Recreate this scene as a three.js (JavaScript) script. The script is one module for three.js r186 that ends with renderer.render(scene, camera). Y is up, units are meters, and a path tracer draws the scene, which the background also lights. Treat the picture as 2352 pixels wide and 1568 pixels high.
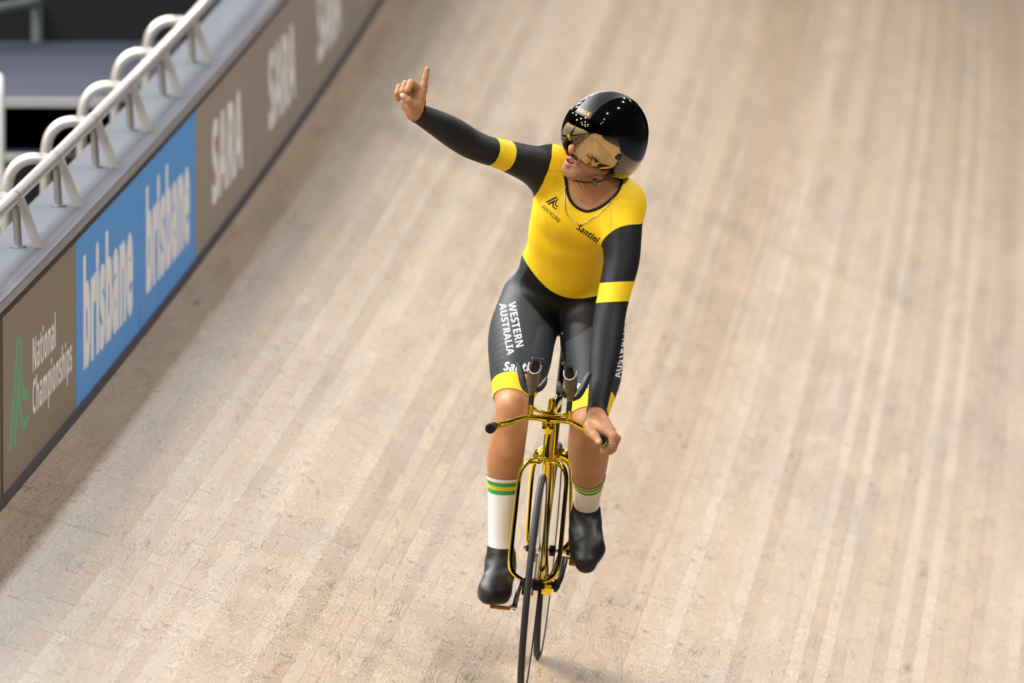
import * as THREE from 'three';
import { mergeGeometries, mergeVertices } from 'three/addons/utils/BufferGeometryUtils.js';
import { RoundedBoxGeometry } from 'three/addons/geometries/RoundedBoxGeometry.js';

// ------------------------------------------------------------------ camera, exposure
const scene = new THREE.Scene();
scene.background = new THREE.Color(0x000000);
const renderer = new THREE.WebGLRenderer();
renderer.toneMapping = THREE.LinearToneMapping;
renderer.toneMappingExposure = 1.27;
renderer.shadowMap.enabled = true;
const FOCAL = 30000;                                   // long telephoto: focal length in pixels of the 2352 x 1568 frame
const camera = new THREE.PerspectiveCamera(2 * Math.atan(784 / FOCAL) * 180 / Math.PI, 1.5, 0.5, 300);
camera.position.set(1.9747, 4.4549, 38.8232);          // in the stand at the end of the bend
const PITCH = Math.atan(0.08723), YAW = Math.atan(0.0518 * Math.cos(PITCH));
const forward = new THREE.Vector3(-Math.sin(YAW) * Math.cos(PITCH), -Math.sin(PITCH), -Math.cos(YAW) * Math.cos(PITCH));
camera.lookAt(camera.position.clone().add(forward));
camera.updateMatrixWorld(true);
camera.focus = 39.2;
camera.userData.fStop = 5.0;
const rightV = new THREE.Vector3().crossVectors(forward, new THREE.Vector3(0, 1, 0)).normalize(), upV = new THREE.Vector3().crossVectors(rightV, forward);
// survey helper: the point of the plane z = const that the lens sees at a pixel, in metres
function at(px, py, z) {
  const r = forward.clone().addScaledVector(rightV, (px - 1176) / FOCAL).addScaledVector(upV, -(py - 784) / FOCAL);
  return camera.position.clone().addScaledVector(r, (z - camera.position.z) / r.z);
}
function toPixel(p) {
  const d = p.clone().sub(camera.position), z = d.dot(forward);
  return [1176 + FOCAL * d.dot(rightV) / z, 784 - FOCAL * d.dot(upV) / z, z];
}

// ------------------------------------------------------------------ hall lamps (rows of floodlights under the roof)
const LAMP = { color: 0xfffaf6, power: 330 };
const lampSpots = [];
for (let i = 0; i < 28; i++) { const k = (i * 11) % 28; lampSpots.push([-13.5 + k * 0.3, 10.5 + k * 0.07 + (i % 3) * 0.25, -44 + i * 2.6, i > 20 ? 0.55 : 0.84]); }   // outer rows, over the stand
for (let i = 0; i < 12; i++) lampSpots.push([-15 + (i % 4) * 3 + Math.floor(i / 4), 12.2, -58 - Math.floor(i / 4) * 12, 2.1]);   // the far end of the hall
for (let i = 0; i < 9; i++) lampSpots.push([7.5 + (i % 3) * 1.5, 13.2, -41 + i * 8, 0.85]);                                        // inner row, over the infield

// ------------------------------------------------------------------ helpers
let seedState = 20240607;
function rnd() { seedState = (seedState + 0x6d2b79f5) | 0; let t = Math.imul(seedState ^ (seedState >>> 15), 1 | seedState); t = (t + Math.imul(t ^ (t >>> 7), 61 | t)) ^ t; return ((t ^ (t >>> 14)) >>> 0) / 4294967296; }
const V = (x, y, z) => new THREE.Vector3(x, y, z);
const lerp = (a, b, t) => a + (b - a) * t, clamp = (x, a, b) => Math.min(b, Math.max(a, x));
const smooth = (a, b, x) => { const t = clamp((x - a) / (b - a), 0, 1); return t * t * (3 - 2 * t); };
const taken = {};
function numbered(name) { const n = taken[name] = (taken[name] ?? -1) + 1; return n ? name + '_' + String(n).padStart(3, '0') : name; }
function tag(o, label, category, group, kind) { o.userData.label = label; if (category) o.userData.category = category; if (group) o.userData.group = group; if (kind) o.userData.kind = kind; return o; }
function mesh(name, geometry, material, parent = scene) {
  const m = new THREE.Mesh(geometry, material);
  m.name = parent === scene ? numbered(name) : name; m.castShadow = m.receiveShadow = true; parent.add(m); return m;
}
function thing(name, label, category, position = [0, 0, 0], group) {
  const g = new THREE.Group(); g.name = numbered(name); g.position.set(...position); scene.add(g); return tag(g, label, category, group);
}
function structure(name, geometry, material, label) { const m = mesh(name, geometry, material); m.userData.kind = 'structure'; if (label) m.userData.label = label; return m; }
const std = (color, roughness = 0.6, metalness = 0, extra = {}) => new THREE.MeshPhysicalMaterial({ color, roughness, metalness, ...extra });
function canvas(w, h, draw) {
  const c = document.createElement('canvas'); c.width = w; c.height = h; const g = c.getContext('2d'); draw(g, w, h);
  const t = new THREE.CanvasTexture(c); t.colorSpace = THREE.SRGBColorSpace; t.wrapS = t.wrapT = THREE.ClampToEdgeWrapping; t.anisotropy = 8; return t;
}
function tube(points, radius, segments = 40, sides = 10, closed = false) {
  return new THREE.TubeGeometry(new THREE.CatmullRomCurve3(points.map((p) => (p.isVector3 ? p : V(...p))), closed, 'centripetal'), segments, radius, sides, closed);
}
function box(x0, x1, y0, y1, z0, z1) { const g = new THREE.BoxGeometry(x1 - x0, y1 - y0, z1 - z0); g.translate((x0 + x1) / 2, (y0 + y1) / 2, (z0 + z1) / 2); return g; }
// value noise
const NT = new Float32Array(65536); for (let i = 0; i < 65536; i++) NT[i] = rnd();
const nh = (x, y, z) => NT[(Math.imul(x, 374761393) + Math.imul(y, 668265263) + Math.imul(z, 2147483647 ^ 0x5bd1e995)) >>> 3 & 65535];
function noise3(x, y, z = 0) {
  const xi = Math.floor(x), yi = Math.floor(y), zi = Math.floor(z); let u = x - xi, v = y - yi, w = z - zi;
  u = u * u * (3 - 2 * u); v = v * v * (3 - 2 * v); w = w * w * (3 - 2 * w);
  const L = (k) => lerp(lerp(nh(xi, yi, k), nh(xi + 1, yi, k), u), lerp(nh(xi, yi + 1, k), nh(xi + 1, yi + 1, k), u), v);
  return lerp(L(zi), L(zi + 1), w);
}
const fbm = (x, y, z = 0) => 0.55 * noise3(x, y, z) + 0.3 * noise3(2.1 * x + 7, 2.1 * y + 3, z) + 0.15 * noise3(4.3 * x + 1, 4.3 * y + 9, z);

// ------------------------------------------------------------------ the track: a banked timber surface, measured along s (towards the camera) and across u
const BANK = Math.tan(20 * Math.PI / 180), FENCE_U = -1.5536, BOARD_H = 0.579;
const bend = (s) => (s < 0 ? -2.096e-4 * s * s : s > 5 ? (s - 5) * (s - 5) / 52 : 0);
const bankLift = (u, s) => { const n = Math.min(s, 0), k = 1.331e-4 * n * n - 2.369e-3 * Math.min(s, 8); return -BANK * u - k * (u - 1.484); };
const ground = (u, s) => V(u + bend(s), bankLift(u, s), s);
function sheet(u0, u1, s0, s1, nu, ns, drop = 0, tile = 1) {
  const p = [], uv = [], idx = [];
  for (let j = 0; j <= ns; j++) for (let i = 0; i <= nu; i++) {
    const u = lerp(u0, u1, i / nu), s = lerp(s0, s1, j / ns), q = ground(u, s); p.push(q.x, q.y - drop, q.z); uv.push(u * tile, s * tile);
    if (i < nu && j < ns) { const a = j * (nu + 1) + i, b = a + nu + 1; idx.push(a, b, a + 1, a + 1, b, b + 1); }
  }
  const g = new THREE.BufferGeometry(); g.setAttribute('position', new THREE.Float32BufferAttribute(p, 3)); g.setAttribute('uv', new THREE.Float32BufferAttribute(uv, 2)); g.setIndex(idx); g.computeVertexNormals(); return g;
}
// timber grain: rings drawn out along the board
function grainTexture(seed, strength) {
  const w = 512, h = 2048, d = new Uint8Array(w * h * 4), lin = new Uint8Array(w * h * 4);
  for (let y = 0; y < h; y++) for (let x = 0; x < w; x++) {
    const a = x / w, b = y / h;                                           // across 0.36 m, along 2.9 m; both wrap
    const bl = smooth(0.9, 1, b), al = smooth(0.9, 1, a);
    const f = (aa, bb) => 13 * aa + 7.5 * fbm(aa * 8 + seed, bb * 3 + seed * 3) + 2.2 * fbm(aa * 17 + seed, bb * 9 + 50) + 0.35 * fbm(aa * 40, bb * 60, seed);
    let r = lerp(lerp(f(a, b), f(a - 1, b) + 13, al), lerp(f(a, b - 1), f(a - 1, b - 1) + 13, al), bl);
    const knot = fbm(a * 12 + 31, b * 9 + seed); r *= 2.1;
    let t = r - Math.floor(r); const line = smooth(0.45, 0.93, t) * (1 - smooth(0.95, 1, t));
    const fine = noise3(a * 160, b * 30, seed) * 0.5 + noise3(a * 60, b * 200, seed + 5) * 0.5;
    const blot = fbm(a * 5 + 9, b * 10 + seed * 2, 4);
    const amount = strength * (0.45 + 0.55 * smooth(0.25, 0.75, fbm(a * 4 + 3, b * 3 + 11, seed)));
    let v = 1 - amount * line - 0.07 * (fine - 0.5) - 0.10 * (blot - 0.5) - (knot > 0.74 ? (knot - 0.74) * 1.6 : 0);
    const i = (y * w + x) * 4; d[i] = clamp(v * 246, 0, 255); d[i + 1] = clamp(Math.pow(v, 1.12) * 244, 0, 255); d[i + 2] = clamp(Math.pow(v, 1.3) * 240, 0, 255); d[i + 3] = 255;
  }
  const t = new THREE.DataTexture(d, w, h); t.colorSpace = THREE.SRGBColorSpace; t.wrapS = t.wrapT = THREE.RepeatWrapping; t.magFilter = THREE.LinearFilter; t.minFilter = THREE.LinearMipmapLinearFilter; t.generateMipmaps = true; t.needsUpdate = true; return t;
}
const grainA = grainTexture(1, 0.46), grainB = grainTexture(5, 0.4);
const TIMBER = [0xccb9a1, 0xc7b197, 0xd3c2ac, 0xc3b09a, 0xcab59b, 0xbfa88b];
const timberMaterials = TIMBER.map((c, i) => std(c, 0.42, 0, { map: i % 2 ? grainA : grainB, clearcoat: 0.6, clearcoatRoughness: 0.36 }));
const timberLoose = [grainA, grainB].map((map) => std(0xffffff, 0.42, 0, { map, vertexColors: true, clearcoat: 0.6, clearcoatRoughness: 0.36 }));
const floor = structure('floor', sheet(FENCE_U - 0.3, 6.2, -60, 22, 16, 120, 0.012, 1), std(0xc2a888, 0.55), 'banked timber cycling track of pale narrow boards');
// boards: 42.5 mm strips in short lengths, ends eased
const STRIP = 0.0425;
function plankGeometry(length, uvx, uvy) {                                  // lies along z, top at y = 0
  const w = STRIP * 1.075 / 2, L = length / 2 - 0.0006, e = 0.02, dip = -0.0009, p = [], uv = [], idx = [];
  const rows = [[-L, -0.012], [-L, dip], [-L + e, 0], [L - e, 0], [L, dip], [L, -0.012]];
  const put = (x, y, z, sx) => { p.push(x, y, z); uv.push((x + sx) / 0.36 + uvx, z / 2.9 + uvy); return p.length / 3 - 1; };
  for (let k = 0; k < 5; k++) { const a = rows[k], b = rows[k + 1], q = [put(-w, a[1], a[0], 0), put(-w, b[1], b[0], 0), put(w, b[1], b[0], 0), put(w, a[1], a[0], 0)]; idx.push(q[0], q[1], q[2], q[0], q[2], q[3]); }
  for (const s of [-1, 1]) { const q = [put(s * w, 0, -L + e, 0), put(s * w, 0, L - e, 0), put(s * w, -0.012, L, 0), put(s * w, -0.012, -L, 0)]; idx.push(...(s < 0 ? [q[0], q[2], q[1], q[0], q[3], q[2]] : [q[0], q[1], q[2], q[0], q[2], q[3]])); }
  const g = new THREE.BufferGeometry(); g.setAttribute('position', new THREE.Float32BufferAttribute(p, 3)); g.setAttribute('uv', new THREE.Float32BufferAttribute(uv, 2)); g.setIndex(idx);
  const n = g.toNonIndexed(); n.computeVertexNormals(); return n;
}
const LENGTHS = [0.26, 0.38, 0.52, 0.7, 1.05, 2.4], plankSet = LENGTHS.map((l) => Array.from({ length: 9 }, () => plankGeometry(l, rnd(), rnd())));
const pieces = [];
const U_END = 1.95, stripCount = Math.floor((U_END - FENCE_U - 0.03) / STRIP);
const stripTone = Array.from({ length: stripCount }, (_, i) => clamp(0.5 + 0.6 * (noise3(i * 0.13, 3.3) - 0.5) + 0.95 * (rnd() - 0.5), 0, 1));
const stripGap = stripTone.map(() => (rnd() < 0.4 ? 0.978 : 1));
for (let i = 0; i < stripCount; i++) {
  const u = FENCE_U + 0.006 + (i + 0.5) * STRIP; let s = 6 + rnd();
  while (s > -52) {
    const far = s < -7, li = far ? 4 + Math.floor(rnd() * 2) : Math.floor(Math.pow(rnd(), 0.9) * 5), L = LENGTHS[li], c = s - L / 2;
    const q = ground(u, c), pix = toPixel(q), inside = pix[0] > -40 && pix[0] < 2392 && pix[1] > -60 && pix[1] < 1620;
    const patch = fbm(u * 2.6 + 20, c * 0.13, 2), tone = clamp(stripTone[i] * 0.85 + 0.04 * rnd() + 0.3 * (patch - 0.3), 0, 0.999);
    pieces.push({ narrow: stripGap[i], u, c, li, q, inside, tone, grey: fbm(u * 2.2 + 4, c * 0.5 + 8, 6), pitch: (rnd() - 0.5) * 0.0016, roll: (rnd() - 0.5) * 0.006, lift: rnd() * 0.0003, variant: Math.floor(rnd() * 9), size: pix[2] });
    s -= L;
  }
}
const order = [0, 2, 4, 1, 3, 5].sort((a, b) => new THREE.Color(TIMBER[a]).g - new THREE.Color(TIMBER[b]).g);
const inView = pieces.filter((k) => k.inside && toPixel(k.q)[0] < 1500).sort((a, b) => a.size / (0.5 + LENGTHS[a.li]) - b.size / (0.5 + LENGTHS[b.li]));
const singled = new Set(inView.slice(0, 300));
const plankMatrix = (k) => {
  const a = ground(k.u, k.c - 0.2), b = ground(k.u, k.c + 0.2), l = ground(k.u - 0.1, k.c), r = ground(k.u + 0.1, k.c);
  const zA = b.sub(a).normalize(), xA = r.sub(l).normalize(), yA = new THREE.Vector3().crossVectors(zA, xA).normalize(); xA.crossVectors(yA, zA);
  const m = new THREE.Matrix4().makeBasis(xA, yA, zA).multiply(new THREE.Matrix4().makeRotationX(k.pitch)).multiply(new THREE.Matrix4().makeRotationZ(k.roll)); m.scale(V(k.narrow, 1, 1)); m.setPosition(k.q.x, k.q.y + k.lift, k.q.z); return m;
};
const loose = [[], []];
for (const k of pieces) {
  const g0 = plankSet[k.li][k.variant], m = plankMatrix(k), tone = Math.floor(k.tone * 6);
  if (singled.has(k)) { const o = mesh('plank', g0, timberMaterials[order[tone]], floor); o.applyMatrix4(m); continue; }
  const g = g0.clone().applyMatrix4(m), c = new THREE.Color(TIMBER[order[tone]]), n = g.attributes.position.count, col = new Float32Array(n * 3);
  const gr = smooth(0.5, 0.75, k.grey) * 0.12; c.r *= 1 - gr; c.g *= 1 - gr * 0.9; c.b *= 1 - gr * 0.5;
  for (let i = 0; i < n; i++) col.set([c.r, c.g, c.b], i * 3);
  g.setAttribute('color', new THREE.BufferAttribute(col, 3)); loose[order[tone] % 2 ? 0 : 1].push(g);
}
loose.forEach((list, i) => { const o = mesh('plank_field', mergeGeometries(list), timberLoose[i], floor); tag(o, 'distant pale timber boards running up the track', null, null, 'stuff'); });

// ------------------------------------------------------------------ hall shell
const dark = std(0x0b0c0e, 0.9);
structure('ceiling', box(-34, 34, 15, 15.4, -90, 60), dark);
structure('wall_left', box(-34.4, -34, -7, 15.4, -90, 60), dark);
structure('wall_right', box(34, 34.4, -7, 15.4, -90, 60), dark);
structure('wall_back', box(-34.4, 34.4, -7, 15.4, -90.4, -90), dark);
structure('wall_front', box(-34.4, 34.4, -7, 15.4, 60, 60.4), dark);
structure('floor_infield', box(-34, 34, -7, -6.6, -90, 60), std(0x55585c, 0.8), 'grey hall floor below the track');

// lamps: shallow housings with a glowing lens, each with its light just below the lens
const lampHousing = new THREE.CylinderGeometry(0.42, 0.38, 0.22, 20), lampLens = new THREE.CylinderGeometry(0.32, 0.32, 0.02, 20), lampBracket = new THREE.CylinderGeometry(0.025, 0.025, 1.1, 8);
const housingMat = std(0x202226, 0.5, 0.4), lensMat = std(0xffffff, 0.4, 0, { emissive: LAMP.color, emissiveIntensity: 60 });
lampSpots.forEach(([x, y, z, share], i) => {
  const g = thing('floodlight', 'round floodlight hanging under the hall roof, out of the picture', 'lamp', [x, y, z], 'floodlights under the roof');
  mesh('housing', lampHousing, housingMat, g).position.y = 0.13; mesh('lens', lampLens, lensMat, g); mesh('bracket', lampBracket, housingMat, g).position.y = 0.75;
  const l = new THREE.SpotLight(LAMP.color, LAMP.power * share, 0, 1.35, 0.6); l.position.set(0, -0.03, 0); l.shadow.radius = 16; l.castShadow = true; l.name = 'lamp_light';
  if (z < -50) l.target.position.set(-x * 0.6, -12, 45); else l.target.position.set(x < -5 ? 3 : 0, -10, 0); g.add(l); g.add(l.target);
});

// ------------------------------------------------------------------ outer fence: boards, ledge, rail with hooped posts
const fencePoint = (du, dy, s) => { const q = ground(FENCE_U, s); return V(q.x + du, q.y + dy, s); };
function fenceStrip(du0, dy0, du1, dy1, s0, s1, depthX = 0, depthY = 0) {     // a bar of quadrilateral section following the fence
  const n = Math.max(2, Math.ceil(Math.abs(s1 - s0) / 0.8)), p = [], uv = [], idx = [];
  const corners = [[du0, dy0], [du1, dy1], [du1 + depthX, dy1 + depthY], [du0 + depthX, dy0 + depthY]];
  let v = 0;
  const face = (a, b, flip) => { const base = v; for (let j = 0; j <= n; j++) { const s = lerp(s0, s1, j / n); for (const [k, c] of [[0, a], [1, b]]) { const q = fencePoint(c[0], c[1], s); p.push(q.x, q.y, q.z); uv.push(j / n, k); v++; } if (j < n) { const i = base + j * 2; idx.push(i, i + 2, i + 1, i + 1, i + 2, i + 3); } } };
  for (let k = 0; k < 4; k++) face(corners[k], corners[(k + 1) % 4]);
  for (const s of [s0, s1]) { const base = v; for (const c of corners) { const q = fencePoint(c[0], c[1], s); p.push(q.x, q.y, q.z); uv.push(0, 0); v++; } if (s === s0) idx.push(base, base + 1, base + 2, base, base + 2, base + 3); else idx.push(base, base + 2, base + 1, base, base + 3, base + 2); }
  const g = new THREE.BufferGeometry(); g.setAttribute('position', new THREE.Float32BufferAttribute(p, 3)); g.setAttribute('uv', new THREE.Float32BufferAttribute(uv, 2)); g.setIndex(idx); const o = g.toNonIndexed(); o.computeVertexNormals(); return o;
}
function boardMap(base, draw, w = 1024, h = 256) {
  return canvas(w, h, (g) => { g.fillStyle = base; g.fillRect(0, 0, w, h); draw(g, w, h); });
}
function word(g, text, x, y, width, height, color, font = 'bold 100px sans-serif', heavy = 0) {     // text stretched into a box, baseline at y
  g.save(); g.font = font; g.fillStyle = color; g.textBaseline = 'alphabetic'; const m = g.measureText(text); g.translate(x, y); g.scale(width / m.width, height / 73); g.fillText(text, 0, 0); if (heavy) { g.strokeStyle = color; g.lineWidth = heavy; g.strokeText(text, 0, 0); } g.restore();
}
function cyclingMark(g, x, y, w, h, color) {                               // two slanted strokes and two curved ones, with a box of w x h
  g.save(); g.translate(x, y); g.scale(w, h); g.fillStyle = color; g.strokeStyle = color;
  const poly = (pts) => { g.beginPath(); pts.forEach(([a, b], i) => (i ? g.lineTo(a, b) : g.moveTo(a, b))); g.closePath(); g.fill(); };
  poly([[0, 1], [0.42, 0], [0.56, 0], [0.13, 1]]); poly([[0.2, 1], [0.5, 0.3], [0.56, 0.52], [0.34, 1]]);
  const arc = (a, b, c, t) => { g.lineWidth = t; g.beginPath(); g.moveTo(a, 0.05); g.quadraticCurveTo(a - 0.02, b, c, b + 0.02); g.stroke(); };
  g.lineWidth = 0.1; g.beginPath(); g.moveTo(0.64, 0.06); g.bezierCurveTo(0.62, 0.55, 0.7, 0.72, 0.98, 0.62); g.stroke();
  g.beginPath(); g.moveTo(0.52, 0.3); g.bezierCurveTo(0.5, 0.85, 0.7, 1.0, 1.0, 0.86); g.stroke();
  g.restore();
}
const BOARD_BROWN = '#8f8272', WHITE = '#fafafa';
const boardBack = std(0x3c3836, 0.7);
function advertisingBoard(s0, s1, map, label) {
  const t = thing('advertising_board', label, 'board', [0, 0, 0], 'advertising boards along the outer fence');
  const front = fenceStrip(-0.002, 0.03, -0.002, BOARD_H - 0.012, s0 - 0.006, s1 + 0.006, -0.018, 0);
  const uv = front.attributes.uv, pos = front.attributes.position, nrm = front.attributes.normal;
  mesh('banner', front, std(0xffffff, 0.42, 0, { map, specularIntensity: 0.5 }), t);
  mesh('backing', fenceStrip(-0.03, 0.03, -0.03, BOARD_H - 0.03, s0, s1, -0.02, 0), boardBack, t);
  return t;
}
const mapNational = boardMap(BOARD_BROWN, (g, w, h) => { cyclingMark(g, 0.07 * w, 0.2 * h, 0.27 * w, 0.6 * h, '#5fae7c'); word(g, 'National', 0.385 * w, 0.5 * h, 0.33 * w, 0.2 * h, WHITE); word(g, 'Championships', 0.385 * w, 0.74 * h, 0.56 * w, 0.2 * h, WHITE); });
const mapCity = boardMap('#56a4f2', (g, w, h) => { word(g, 'brisbane', 0.1 * w, 0.8 * h, 0.79 * w, 0.6 * h, WHITE, '900 100px sans-serif', 4); });
const mapName = boardMap('#a0968b', (g, w, h) => { word(g, 'SARA', 0.26 * w, 0.78 * h, 0.52 * w, 0.56 * h, WHITE, 'bold 100px sans-serif', 3); });
const mapPlain = boardMap(BOARD_BROWN, () => {});
advertisingBoard(3.4, 0.08, mapNational, 'brown board cut by the left picture edge, left of the narrow dark gap');
advertisingBoard(0.0, -2.6, mapNational, 'brown board with green mark and the words National Championships');
advertisingBoard(-2.6, -5.2, mapCity, 'blue brisbane board next to the National Championships board');
advertisingBoard(-5.2, -7.8, mapCity, 'blue brisbane board next to the first brown SARA board');
['nearest brown SARA board, beside the blue board', 'second brown SARA board from the blue boards', 'third brown SARA board, cut by the top edge', 'farthest brown SARA board at the top edge'].forEach((l, i) => advertisingBoard(-7.8 - 3.15 * i, -10.95 - 3.15 * i, mapName, l));
const beyond = advertisingBoard(-20.4, -40, mapPlain, 'long plain brown board beyond the top of the picture'); 
const nearer = advertisingBoard(20, 6.2, mapPlain, 'long plain brown board nearer than the picture frame');
advertisingBoard(6.2, 3.4, mapCity, 'blue brisbane board nearer than the picture frame');
const kerb = structure('trim_1', fenceStrip(0.004, -0.03, 0.004, 0.03, 20, -40, -0.05, 0), std(0x4a4450, 0.6), 'dark strip along the foot of the fence');
const cap = structure('trim_2', fenceStrip(0.003, BOARD_H - 0.012, 0.003, BOARD_H + 0.009, 20, -40, -0.03, 0), std(0x45413f, 0.85, 0, { specularIntensity: 0.2 }), 'dark edge strip on top of the boards');
const ledgeMat = std(0x5d6169, 0.75, 0, { specularIntensity: 0.25 });
const ledge = structure('trim_3', fenceStrip(-0.03, BOARD_H + 0.008, -0.245, BOARD_H + 0.008, 20, -40, 0, -0.02), ledgeMat, 'grey metal ledge on top of the fence');
structure('wall_fence', fenceStrip(-0.06, -1.5, -0.06, BOARD_H - 0.02, 20, -40, -0.16, 0), std(0x2a2a2d, 0.8), 'dark core of the fence behind the boards');
const steel = std(0xf4f4f4, 0.28, 0.6), steelWarm = std(0xe4e0d6, 0.35, 0.7);
const RAIL_U = -0.155, RAIL_Y = BOARD_H + 0.168;
const railing = thing('handrail', 'long polished steel rail on hooped posts along the top of the fence', 'rail');
{
  const pts = []; for (let s = 20; s >= -40; s -= 1) pts.push(fencePoint(RAIL_U, RAIL_Y, s));
  const r = railing;
  mesh('rail_tube', tube(pts, 0.0215, 240, 16), steel, r);
  for (let s = 0.885; s > -30; s -= 1.5) { const a = fencePoint(RAIL_U, RAIL_Y, s + 0.035), b = fencePoint(RAIL_U, RAIL_Y, s - 0.035); mesh('sleeve', tube([a, b], 0.0235, 2, 16), steel, r); }
}
const hoopNames = ['cut by the left edge', 'second from the left edge', 'third from the left edge', 'fourth from the left edge', 'fifth from the left edge', 'sixth from the left edge', 'seventh from the left edge', 'just above the top edge'];
for (let k = 0; k < 8; k++) {
  const s = 0.885 - k * 1.5, a = (du, dy) => fencePoint(du, BOARD_H + dy, s);
  const vis = k - 0;
  const t = new THREE.Group(); t.name = 'hooped_post'; t.userData.label = 'steel hooped post, ' + hoopNames[vis]; railing.add(t);
  mesh('hoop', tube([a(-0.175, 0.158), a(-0.215, 0.166), a(-0.262, 0.156), a(-0.298, 0.122), a(-0.312, 0.07), a(-0.314, 0), a(-0.314, -0.3)], 0.019, 40, 12), steelWarm, t);
  mesh('collar', tube([a(-0.168, 0.157), a(-0.2, 0.164)], 0.0225, 3, 12), steel, t);
  mesh('post', tube([a(-0.15, 0.14), a(-0.143, 0.01)], 0.013, 3, 10), std(0x9b9a92, 0.4, 0.6), t);
  const br = mesh('brace', new THREE.BoxGeometry(0.03, 0.19, 0.012), steelWarm, t); br.position.copy(a(-0.105, 0.075)); br.rotation.z = 0.36;
  const pl = mesh('base_plate', new THREE.CylinderGeometry(0.024, 0.026, 0.006, 16), std(0x70747c, 0.5, 0.5), t); pl.position.copy(a(-0.143, 0.012));
}

// ------------------------------------------------------------------ concourse behind the fence: floor, two steps with pale nosings, railings; the stand that the shield mirrors
const navy = std(0x2b3142, 0.7), black = std(0x050506, 0.9), nosing = std(0x9a9b9c, 0.6);
{
  const n1 = at(0, 228, -12), e1 = at(265, 232, -12), n2 = at(0, 356, -11.7), xl = -9, xr = fencePoint(-0.3, 0, -12).x;
  structure('floor_concourse', mergeGeometries([box(xl, xr, n1.y - 0.3, n1.y - 0.004, -15.6, -12)]), navy, 'dark blue concourse floor above the steps');
  structure('floor_lower', box(xl, xr + 0.2, n2.y - 0.5, n2.y - 0.19, -11.7, 14), black);
  structure('wall_step', mergeGeometries([box(xl, xr, n2.y, n1.y - 0.02, -12.05, -12.0), box(xl, xr, n2.y - 0.2, n2.y - 0.006, -12, -11.7)]), black, 'black step risers');
  structure('wall_concourse', box(xl, xr - 0.1, n1.y - 0.3, n1.y + 3, -15.8, -15.6), black, 'black wall behind the concourse');
  structure('trim_4', box(xl, e1.x, n1.y - 0.03, n1.y + 0.004, -12.03, -11.985), nosing, 'pale edge strip of the upper step');
  structure('trim_5', box(xl, at(75, 356, -11.7).x, n2.y - 0.024, n2.y + 0.004, -11.73, -11.69), nosing, 'pale edge strip of the lower step');
  const gp = thing('step_railing', 'white railing post at the left picture edge beside the steps', 'railing'), c = at(2, 380, -10.6), d = at(4, 190, -10.6);
  mesh('post', tube([[c.x, c.y - 0.3, c.z], [c.x, d.y, c.z], [c.x - 0.01, d.y + 0.02, c.z - 0.05]], 0.014, 12, 10), std(0xc9cbca, 0.4), gp);
  mesh('rail', tube([[c.x, d.y, c.z], [c.x - 0.6, d.y - 0.02, c.z - 0.1]], 0.014, 4, 10), std(0xc9cbca, 0.4), gp);
  const g2 = thing('guard_rail', 'grey blurred railing in the top left corner of the picture', 'railing'), a = at(-40, 26, -15), b = at(86, 4, -15.6), f = at(86, 82, -15.6), m2 = std(0x6c7672, 0.5);
  mesh('rail', tube([[a.x, a.y, a.z], [lerp(a.x, b.x, 0.5), lerp(a.y, b.y, 0.5), lerp(a.z, b.z, 0.5)], [b.x, b.y, b.z]], 0.022, 8, 10), m2, g2);
  mesh('post', tube([[b.x, b.y, b.z], [b.x, (b.y + f.y) / 2, b.z], [f.x, f.y - 0.05, b.z]], 0.024, 8, 10), m2, g2);
}
{
  const rows = 14, step = [], seat = mergeGeometries([new RoundedBoxGeometry(0.4, 0.05, 0.44, 2, 0.02), (() => { const g = new RoundedBoxGeometry(0.06, 0.42, 0.44, 2, 0.02); g.rotateZ(0.2); g.translate(-0.22, 0.22, 0); return g; })()]);
  const per = 70, seats = new THREE.InstancedMesh(seat, std(0xc9c8c2, 0.55), rows * per), m = new THREE.Matrix4(); let q = 0;
  for (let r = 0; r < rows; r++) { const x = -5.6 - r * 0.8, y = 1.2 + r * 0.42; step.push(box(x - 0.4, x + 0.4, y - 0.9, y - 0.42, -10, 30)); for (let k = 0; k < per; k++) seats.setMatrixAt(q++, m.makeTranslation(x, y, -9.6 + k * 0.56 + (k % 14 === 0 ? 0.1 : 0))); }
  seats.name = 'stadium_seating'; seats.castShadow = seats.receiveShadow = true; scene.add(seats); tag(seats, 'rows of empty pale seats mirrored in the shield of the helmet', 'seating', null, 'stuff');
  structure('wall_stand', mergeGeometries(step), std(0x3a3c40, 0.8), 'concrete steps of the stand beyond the left picture edge');
}

// ------------------------------------------------------------------ the track bicycle, in its own frame: x to its left, y up, z forward, origin at the front tyre's contact
const bike = thing('track_bicycle', 'gold chromed track bicycle ridden towards the viewer on the banked boards', 'bicycle');
{
  const rear = ground(0.0, -0.97), f = rear.clone().negate().normalize(), r = new THREE.Vector3().crossVectors(V(0, 1, 0), f).normalize(), u = new THREE.Vector3().crossVectors(f, r), a = 5.5 * Math.PI / 180;
  const R = r.clone().multiplyScalar(Math.cos(a)).addScaledVector(u, -Math.sin(a)), U = u.clone().multiplyScalar(Math.cos(a)).addScaledVector(r, Math.sin(a));
  bike.applyMatrix4(new THREE.Matrix4().makeBasis(R, U, f)); bike.position.y += 0.0012; bike.updateMatrixWorld(true);
}
const onBike = (x, y, z) => V(x, y, z).applyMatrix4(bike.matrixWorld);
const gold = std(0xf0d226, 0.13, 1), goldFork = gold, carbon = std(0x16181a, 0.35, 0, { clearcoat: 0.6, clearcoatRoughness: 0.25 }), rubber = std(0x1d1e1f, 0.62), blackMetal = std(0x121314, 0.32, 0.5), chrome = std(0xd9dadb, 0.14, 1);
const mattCup = std(0x2a2a2a, 0.55);
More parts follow.
